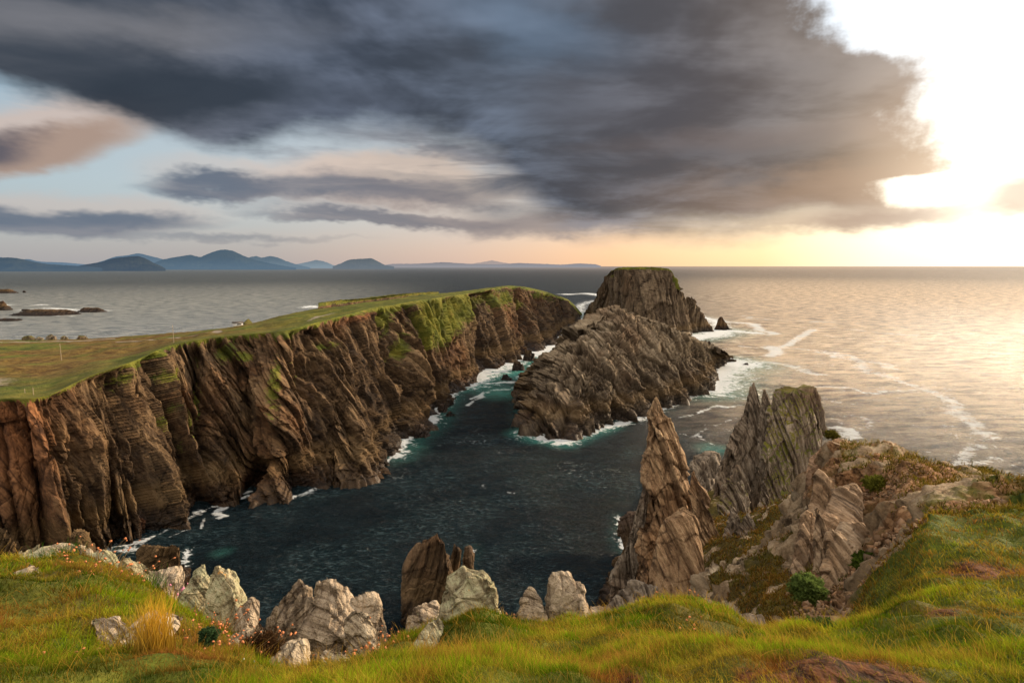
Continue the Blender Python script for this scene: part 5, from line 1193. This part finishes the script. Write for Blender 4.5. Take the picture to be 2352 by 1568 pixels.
for i, (nm, prof, yb, dist, em, kz) in enumerate(MTS):
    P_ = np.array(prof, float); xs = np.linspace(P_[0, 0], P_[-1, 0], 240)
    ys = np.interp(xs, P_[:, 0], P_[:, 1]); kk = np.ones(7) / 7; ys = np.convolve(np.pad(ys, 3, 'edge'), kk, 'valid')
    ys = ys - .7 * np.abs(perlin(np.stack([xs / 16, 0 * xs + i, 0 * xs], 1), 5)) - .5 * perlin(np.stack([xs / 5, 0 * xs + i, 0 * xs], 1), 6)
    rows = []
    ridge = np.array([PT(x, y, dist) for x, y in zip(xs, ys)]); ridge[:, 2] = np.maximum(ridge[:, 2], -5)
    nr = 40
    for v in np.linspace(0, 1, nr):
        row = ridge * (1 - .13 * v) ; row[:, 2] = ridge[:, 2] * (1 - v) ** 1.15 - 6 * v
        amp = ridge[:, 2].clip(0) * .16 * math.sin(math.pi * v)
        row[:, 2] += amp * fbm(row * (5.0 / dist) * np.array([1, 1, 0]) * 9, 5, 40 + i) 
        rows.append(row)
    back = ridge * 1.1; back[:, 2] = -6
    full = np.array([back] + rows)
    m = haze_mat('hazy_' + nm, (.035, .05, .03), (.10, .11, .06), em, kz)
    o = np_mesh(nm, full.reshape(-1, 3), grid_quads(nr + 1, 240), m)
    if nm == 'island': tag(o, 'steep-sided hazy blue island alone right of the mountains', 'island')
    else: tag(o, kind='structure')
isl = haze_mat('hazy_islet', (.03, .035, .03), (.06, .07, .05), (.055, .075, .09), .6)
tag(islet('small_island', 'tiny flat-topped dark island in front of the left mountains', 'island', [off(PZ(x, 620.2, 0), 0, dy) for x, dy in ((189, 0), (197, 0), (206, 0), (215, 0), (222, 0), (214, 160), (205, 200), (196, 160))], [PZ(x, 620.2, 0) + np.array([0, 40 + dy, 20]) for x, dy in ((192, 0), (198, 0), (206, 0), (213, 0), (217, 0), (212, 60), (205, 80), (197, 60))], isl, 120, 24, 60, .25, seed=9, S2=20), 'tiny flat-topped dark island in front of the left mountains', 'island')

# ------------------------------------------------------------------ sea
def polyd(Q, pts, seg_w=None):
    """distance from points Q (n,2) to a polyline"""
    d = np.full(len(Q), 1e9)
    for a, b in zip(pts[:-1], pts[1:]):
        ab = b - a; L2 = (ab ** 2).sum() + 1e-9
        t = np.clip(((Q - a) @ ab) / L2, 0, 1)
        d = np.minimum(d, np.linalg.norm(Q - a - t[:, None] * ab, axis=1))
    return d
def W2(P): return np.array([PZ(x, y, 0)[:2] for x, y in P])
def sea():
    m, n, out = new_mat('sea_water')
    gg = n.node('ShaderNodeNewGeometry'); p = E(n, gg.outputs['Position'])
    px, py, _ = n.xyz(p)
    dist = n.m('SQRT', px * px + py * py)
    # waves: finer ones fade out with distance
    wv = n.mapv(p, rot=(0, 0, 12), sc=(1, 1.9, 1))
    a = n.noise(wv, .16, 6, .62, .5); b = n.noise(wv, .75, 4, .65, .3); c = n.noise(wv, .032, 5, .65, .3); sw = n.noise(n.mapv(p, rot=(0, 0, 8), sc=(1, 3.2, 1)), 0.0045, 5, .7)
    far1 = n.ss(dist, 150, 700); far2 = n.ss(dist, 600, 4000); 
    ch = n.noise(n.mapv(p, rot=(0, 0, -14), sc=(1, 2.4, 1)), .36, 5, .7, .2)
    h = b * n.ss(dist, 150, 1000, 1.2, .25) + ch * n.ss(dist, 150, 900, 1.4, 1.1) + a * n.ss(dist, 300, 1500, 1.0, 1.5) + c * n.ss(dist, 200, 1500, 1.5, 8.0) + sw * n.ss(dist, 700, 4000, 0, 45)
    nrm = n.bump(h, 1.0, 1.0)
    foam = n.attr('foam'); turq = n.attr('turq'); line = n.attr('line'); calm = n.attr('haze')
    deep = n.mix(n.ss(c, .35, .65), (.003, .009, .013), (.006, .017, .022))
    deep = n.mix(n.attr('silver'), deep, n.mix(n.ss(n.noise(n.mapv(p, rot=(0, 0, 4), sc=(1, 3.5, 1)), .05, 5, .72), .40, .60), n.mix(n.ss(px / (py + 1), -.1, .3), (.10, .12, .12), (.26, .19, .13)), n.mix(n.ss(px / (py + 1), -.1, .6), (.42, .42, .38), (1.0, .76, .50))))  # sky sheen put into the water colour: silver left, gold right
    crest = n.ss(b * .5 + ch * .5, .49, .60) * n.ss(dist, 90, 700, 1, .15)
    crest = crest * n.ss(c + (a - .5) * .6, .36, .60, .25, 1)
    deep = n.mix(crest * .9, deep, n.mix(n.ss(c, .40, .62), (.014, .028, .036), (.045, .075, .085)))  # ripple highlights painted into the water colour
    body = n.mix(n.ss(turq * (.6 + a * .8), .12, 1.0), deep, (.08, .32, .27))
    f1 = n.noise(p, .22, 5, .74, .6); f2 = n.noise(p, .9, 3, .7, .3)
    lace = n.m('ABSOLUTE', n.noise(p, .12, 4, .6, 1.2) - .5)
    fm = foam * 1.15 + (f1 - .5) * 1.7 + (f2 - .5) * .7 - n.ss(lace, 0, .09) * .3
    ff = n.ss(fm, .45, .75) * n.ss(foam, .04, .25)
    lf = n.ss(line + (f1 - .5) * 1.5 + (f2 - .5) * .5, .50, .85) * n.ss(line, .05, .3)
    # stray foam lace
    lz = n.ss(lace, .0, .018, 1, 0) * n.ss(n.noise(p, .035, 4, .6), .50, .66) * n.ss(f2, .42, .6) * n.attr('stray')
    wc = n.ss(n.noise(n.mapv(p, sc=(1, 2.6, 1)), 0.09, 4, .72), .655, .70) * n.ss(dist, 400, 700) * n.ss(dist, 2500, 5000, 1, 0) * .35
    ft = n.m('MAXIMUM', n.m('MAXIMUM', ff, lf * .8), n.m('MAXIMUM', lz * .6, wc))
    col = n.mix(ft, body, (.80, .84, .84))
    rough = n.mix(ft, n.ss(dist, 100, 1500, .10, .58), (.9, .9, .9))
    b_ = principled(n, None, col, rough, nrm, n.ss(dist, 180, 420, .24, .62), IOR=1.333)
    # aerial haze over the far sea
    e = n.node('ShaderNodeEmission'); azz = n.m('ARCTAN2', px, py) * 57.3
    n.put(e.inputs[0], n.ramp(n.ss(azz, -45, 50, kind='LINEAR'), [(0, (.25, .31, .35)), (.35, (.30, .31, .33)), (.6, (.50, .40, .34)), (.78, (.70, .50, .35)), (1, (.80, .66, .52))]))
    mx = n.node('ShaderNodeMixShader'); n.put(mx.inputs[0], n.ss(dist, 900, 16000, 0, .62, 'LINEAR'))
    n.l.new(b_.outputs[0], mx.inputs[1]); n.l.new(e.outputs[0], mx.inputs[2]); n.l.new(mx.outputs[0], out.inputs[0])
    # grid: polar round the viewer
    nr, naz = 620, 900
    az = np.radians(np.linspace(-75, 75, naz))
    ang = np.linspace(math.radians(55), math.radians(.085), nr - 12)
    r = np.concatenate([[.5], H / np.tan(ang), np.geomspace(45000, 90000, 11)]); nr = len(r)
    R_, A_ = np.meshgrid(r, az, indexing='ij')
    X, Y = R_ * np.sin(A_), R_ * np.cos(A_)
    Z = np.zeros_like(X)
    p3 = np.stack([X.ravel(), Y.ravel(), 0 * X.ravel()], 1)
    w = fbm(p3 * np.array([1, 1.9, 1]) / 14, 3, 7).reshape(X.shape)
    w2_ = fbm(p3 * np.array([1, 1.7, 1]) / 4.5, 3, 8).reshape(X.shape)
    Z += w * .38 * (1 - sstep(R_, 500, 900)) + w2_ * .20 * (1 - sstep(R_, 160, 320)); Z[0] = 0
    Q = p3[:, :2]; near = (R_.ravel() < 1500) & (R_.ravel() > 50)
    foam = np.zeros(len(Q)); turq = np.zeros(len(Q)); line = np.zeros(len(Q))
    q = Q[near]; fo = np.zeros(len(q)); tu = np.zeros(len(q)); li = np.zeros(len(q))
    def shore(P, w_, k=1.0, tq=0.0, tw=None):
        nonlocal fo, tu
        d = polyd(q, W2(P)); fo = np.maximum(fo, k * np.exp(-(d / w_))); tu = np.maximum(tu, tq * np.exp(-(d / (tw or w_ * 2.2)) ** 2))
    shore([(60, 1330), (170, 1287), (250, 1258), (332, 1240), (405, 1203), (490, 1160), (575, 1140), (655, 1148), (760, 1108), (838, 1100), (905, 1045)], 2.0, .85, .16, 4)
    shore([(905, 1045), (935, 1008), (978, 980), (1012, 935), (1060, 880)], 5, 1.0, .45, 12)
    shore([(1060, 880), (1110, 850), (1180, 825), (1240, 805), (1285, 777), (1315, 752), (1334, 733)], 16, 1.3, .9, 26)
    shore([(1195, 905), (1200, 950), (1212, 992)], 3, .8, .3, 9)
    shore([(1212, 995), (1250, 1006), (1290, 1012), (1335, 994), (1380, 980)], 5.2, 1.25, .75, 9)
    shore([(1380, 982), (1430, 970), (1500, 947), (1560, 920), (1618, 892)], 4.5, 1.15, .3, 8)
    shore([(1618, 892), (1630, 865), (1672, 830), (1700, 836)], 20, 1.3, .7, 34)
    shore([(1590, 776), (1640, 768), (1660, 758)], 20, 1.25, .6, 40)
    shore([(1560, 716), (1640, 735), (1660, 758), (1740, 765)], 16, 1.0, .3, 40)
    shore([(1350, 720), (1366, 724), (1340, 760), (1290, 800)], 9, 1.0, .7, 25)
    shore([(1300, 676), (1350, 674), (1395, 680)], 26, 1.1)
    shore([(1330, 730), (1335, 700), (1365, 690)], 22, .75)
    shore([(725, 706), (715, 702), (700, 706)], 14, 1.0)
    shore([(1086, 1256), (1080, 1290), (1040, 1340)], 1.3, .75, .25, 4)
    shore([(1425, 1190), (1425, 1225), (1432, 1260)], 1.8, .9, .3, 5)
    shore([(60, 712), (110, 708), (180, 712), (240, 713)], 16, 1.05); shore([(50, 722), (180, 727)], 7, .7); shore([(0, 700), (40, 700), (110, 700)], 14, .95); shore([(0, 676), (50, 680)], 14, .9)
    shore([(285, 1290), (330, 1320), (425, 1300), (430, 1260)], 1.6, .8, .2, 4); shore([(170, 1290), (250, 1262), (300, 1262)], 2.5, .8, .3, 4)
    def blobq(x, y, rr, k, sx=1.0):
        nonlocal tu
        c = PZ(x, y, 0)[:2]; tu = np.maximum(tu, k * np.exp(-(((q - c) / np.array([rr * sx, rr])) ** 2).sum(1)))
    blobq(1190, 855, 24, 1.0, .7); blobq(1150, 900, 20, .7, .8); blobq(1250, 810, 26, .9, .7); blobq(1690, 850, 26, .6, 1.4); blobq(1650, 910, 16, .5, 1.8); blobq(1150, 1060, 22, .14); blobq(1640, 1030, 8, .6); blobq(510, 1268, 3.5, .4)
    def fline(P, w_, k=1.0):
        nonlocal li
        A = W2(P); lo_, hi_ = A.min(0) - w_ * 6, A.max(0) + w_ * 6; s_ = np.where(((q > lo_) & (q < hi_)).all(1))[0]
        if len(s_) == 0: return
        qs = q[s_]; wig = fbm(np.stack([qs[:, 0] / (w_ * 5), qs[:, 1] / (w_ * 5), 0 * qs[:, 0]], 1), 2, 77)[:, None] * w_ * 1.6
        d = polyd(qs + wig, A); li[s_] = np.maximum(li[s_], k * np.exp(-(d / w_) ** 2))
    fline([(495, 1160), (530, 1150), (565, 1132)], 1.0, 1.0); fline([(528, 1152), (500, 1175), (530, 1180), (500, 1192)], 1.3, .95); fline([(470, 1190), (455, 1215)], .7, .8); fline([(380, 1235), (440, 1210)], .8, .7)
    fline([(1085, 915), (1105, 905), (1112, 902)], 2, .9); fline([(1130, 880), (1150, 878), (1190, 876)], 3, 1.0); fline([(1080, 930), (1095, 920), (1112, 905)], 2, .9); fline([(1060, 990), (1040, 1000)], 1.5, .5); fline([(1100, 850), (1140, 858), (1180, 845)], 5, .9); fline([(1130, 895), (1180, 892), (1240, 850)], 3, .7); fline([(1200, 870), (1230, 835), (1270, 815)], 5, .8)
    for P, w_, k_ in (([(1680, 722), (1720, 730), (1790, 733), (1850, 738), (1990, 742)], 7, .75), ([(1870, 757), (1840, 770), (1820, 790), (1785, 800), (1700, 795)], 6, .85), ([(1870, 752), (1960, 757), (2100, 770)], 8, .7), ([(1795, 798), (1900, 810), (2000, 830), (2050, 850)], 6, .7),
                      ([(1900, 770), (2000, 782), (2060, 785)], 6, .6), ([(1770, 795), (1775, 815), (1790, 800)], 7, .9), ([(1950, 815), (1990, 850), (2050, 870), (2150, 900), (2230, 960), (2260, 1020)], 7, .7), ([(1850, 885), (1960, 890), (1990, 900), (2100, 895)], 4, .75), ([(1830, 900), (1900, 920), (1960, 925)], 3.5, .6),
                      ([(1900, 950), (1990, 960), (2000, 985), (1890, 960)], 3, .55), ([(1610, 945), (1650, 930), (1720, 934)], 1.6, .85), ([(1560, 960), (1600, 950), (1620, 945)], 1.3, .7), ([(1640, 735), (1720, 745), (1770, 768)], 9, .9), ([(1700, 830), (1800, 835), (1880, 860)], 8, .75), ([(1920, 980), (1960, 1005)], 4, .8), ([(2230, 1030), (2200, 1060), (2280, 1050)], 4, .7), ([(2000, 1050), (2100, 1035), (2220, 1040)], 2.6, .5),
                      ([(1560, 995), (1600, 1000), (1640, 1020)], 1.5, .7), ([(1120, 1110), (1150, 1125), (1190, 1140)], 1.4, .42), ([(1225, 1065), (1290, 1075)], 1.4, .4), ([(1570, 1020), (1620, 985), (1690, 960)], 1.6, .55), ([(1480, 700), (1620, 700), (1700, 690)], 8, .35)):
        fline(P, w_, k_)
    foam[near], turq[near], line[near] = fo, tu, li
    AZd = np.degrees(A_.ravel()); Rr = R_.ravel()
    stray = (.35 + .65 * sstep(AZd, 14, 24)) * (1 - sstep(Rr, 300, 1200)) * sstep(Rr, 90, 160)
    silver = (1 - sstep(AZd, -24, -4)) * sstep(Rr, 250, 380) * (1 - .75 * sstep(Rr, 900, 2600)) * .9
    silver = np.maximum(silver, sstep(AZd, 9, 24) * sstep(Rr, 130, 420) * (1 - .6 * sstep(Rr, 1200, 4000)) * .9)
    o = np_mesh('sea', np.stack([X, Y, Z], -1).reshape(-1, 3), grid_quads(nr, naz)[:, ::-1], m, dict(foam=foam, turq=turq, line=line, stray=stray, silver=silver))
    tag(o, kind='structure')
sea()

# ------------------------------------------------------------------ house and posts on the plateau
def simple_mat(name, c, c2, sc=2.0, rough=.85):
    m, n, out = new_mat(name); gg = n.node('ShaderNodeNewGeometry'); f = n.noise(E(n, gg.outputs['Position']), sc, 5, .6)
    principled(n, out, n.mix(n.ss(f, .35, .65), c, c2), rough, n.bump(f, .4, .03), .2); return m
M_wall = simple_mat('whitewash', (.78, .77, .74), (.62, .60, .57)); M_roof = simple_mat('weathered_roof', (.10, .085, .075), (.20, .17, .15)); M_dark = simple_mat('dark_opening', (.01, .01, .01), (.03, .03, .03)); M_post = simple_mat('weathered_wood', (.30, .23, .15), (.48, .38, .26), 8)
def box_mesh(name, lo, hi, mat, parent, top=None):
    lo, hi = np.array(lo, float), np.array(hi, float)
    V = np.array([[x, y, z] for z in (0, 1) for y in (0, 1) for x in (0, 1)], float) * (hi - lo) + lo
    if top is not None: V[4:] += np.array(top)
    Q = [(0, 2, 3, 1), (4, 5, 7, 6), (0, 1, 5, 4), (1, 3, 7, 5), (3, 2, 6, 7), (2, 0, 4, 6)]
    return np_mesh(name, V, Q, mat, parent=parent, smooth=False)
def plateau_z(x, y):
    E_, F_, B_, q, Q = HL
    d = np.hypot(Q[..., 0] - x, Q[..., 1] - y); i = np.argmin(d); return Q.reshape(-1, 3)[i, 2]
hp = PT(546, 752, 262); hz = plateau_z(hp[0], hp[1])
h = empty('white_hut', (hp[0], hp[1], hz)); h.rotation_euler = (0, 0, math.radians(28)); tag(h, 'small white hut with a dark flat roof tucked behind the green plateau slope', 'hut')
box_mesh('wall', (-2.0, -1.5, -1), (2.2, 1.8, 1.7), M_wall, h)
box_mesh('roof', (-2.3, -1.8, 1.70), (2.5, 2.1, 2.05), M_roof, h)
box_mesh('window', (-.2, -1.53, .75), (1.6, -1.495, 1.35), M_dark, h)
box_mesh('gable', (2.6, -1.0, -.8), (6.4, 3.0, 1.1), M_roof, h, None)
def tent_mesh():
    V = [(2.4, -1.6, 1.1), (6.8, -1.6, .6), (6.8, 3.4, .6), (2.4, 3.4, 1.1), (4.4, .6, 3.2), (5.0, 1.0, 3.1)]
    return np.array(V, float), [(0, 1, 5, 4), (2, 3, 4, 5)], [(1, 2, 5), (3, 0, 4)]
V, Q, T = tent_mesh(); M_turf = simple_mat('turf_roof', (.10, .10, .02), (.17, .13, .04)); np_mesh('turf_roof', V, Q, M_turf, parent=h, tri=T, smooth=False)
def post(name, label, px, py, t, hh, rad=.09, group=None, lean=0, brace=False):
    q = PT(px, py, t); z = plateau_z(q[0], q[1])
    a = np.linspace(0, 2 * math.pi, 9)[:-1]; rows = []
    for k_ in np.linspace(0, 1, 5):
        r_ = rad * (1 - .3 * k_); rows.append(np.stack([q[0] + lean * k_ * hh + r_ * np.cos(a), q[1] + r_ * np.sin(a), np.full(8, z - .4 + k_ * (hh + .4))], 1))
    rows.append(np.repeat(rows[-1].mean(0)[None], 8, 0))
    o = np_mesh(name, np.array(rows).reshape(-1, 3), grid_quads(6, 8, True), M_post); tag(o, label, 'pole' if hh > 3 else 'post', group)
post('utility_pole', 'thin pale pole standing on the brown heath at left', 140, 815, 190, 5.8, .10, 'thin poles on the plateau')
post('utility_pole', 'fainter thin pole on the plateau nearer the white hut', 400, 795, 185, 6, .08, 'thin poles on the plateau')
post('fence_post', 'wooden fence post at the cliff edge above the rust-red rock', 78, 915, 118, 1.6, .07, 'fence posts near the cliff edge')
post('fence_post', 'smaller fence post left of the one above the rust-red rock', 58, 908, 121, 1.0, .06, 'fence posts near the cliff edge')
GP2 = 'rocky outcrops along the far shore of the plateau'
for (x, y, t, w, hh, lb) in ((66, 780, 290, 30, 9, 'widest knobbly outcrop beside the far shoreline track'), (118, 780, 288, 22, 12, 'pointed outcrop in the middle of the shoreline rocks'), (150, 781, 286, 16, 9, 'small outcrop right of the pointed shoreline one'), (190, 779, 284, 24, 8, 'outcrop farthest right along the shoreline track'), (90, 781, 288, 18, 7, 'low outcrop between the widest and the pointed ones')):
    q = PT(x, y, t); z = plateau_z(q[0], q[1]) - .5
    o = crag('outcrop', lb, 'rock', [(x - w * .15, y - hh), (x - w * .45, y - hh * .5), (x - w * .5, y + 3)], [(x + w * .1, y - hh), (x + w * .4, y - hh * .55), (x + w * .5, y + 3)], t, t, M_stack, .7, 1.6, .7, int(x), 90, 50, None, (1, .8, .7), group=GP2, gr=.5)

# ------------------------------------------------------------------ camera
cam = D.cameras.new('camera'); co = D.objects.new('camera', cam); COL.objects.link(co)
cam.sensor_width = 36; cam.lens = 36 * F / 2352; cam.clip_start = .1; cam.clip_end = 200000
co.location = (0, 0, H); co.rotation_euler = (math.pi / 2 - PITCH, 0, 0)
sc = bpy.context.scene; sc.camera = co
sc.view_settings.view_transform = 'Standard'; sc.view_settings.look = 'None'; sc.view_settings.exposure = 0
sc.render.engine = 'CYCLES'; sc.cycles.max_bounces = 2; sc.cycles.use_adaptive_sampling = True; sc.cycles.adaptive_threshold = .025; sc.cycles.diffuse_bounces = 2; sc.cycles.sample_clamp_indirect = 4; sc.cycles.sample_clamp_direct = 0
sc.cycles.use_denoising = True
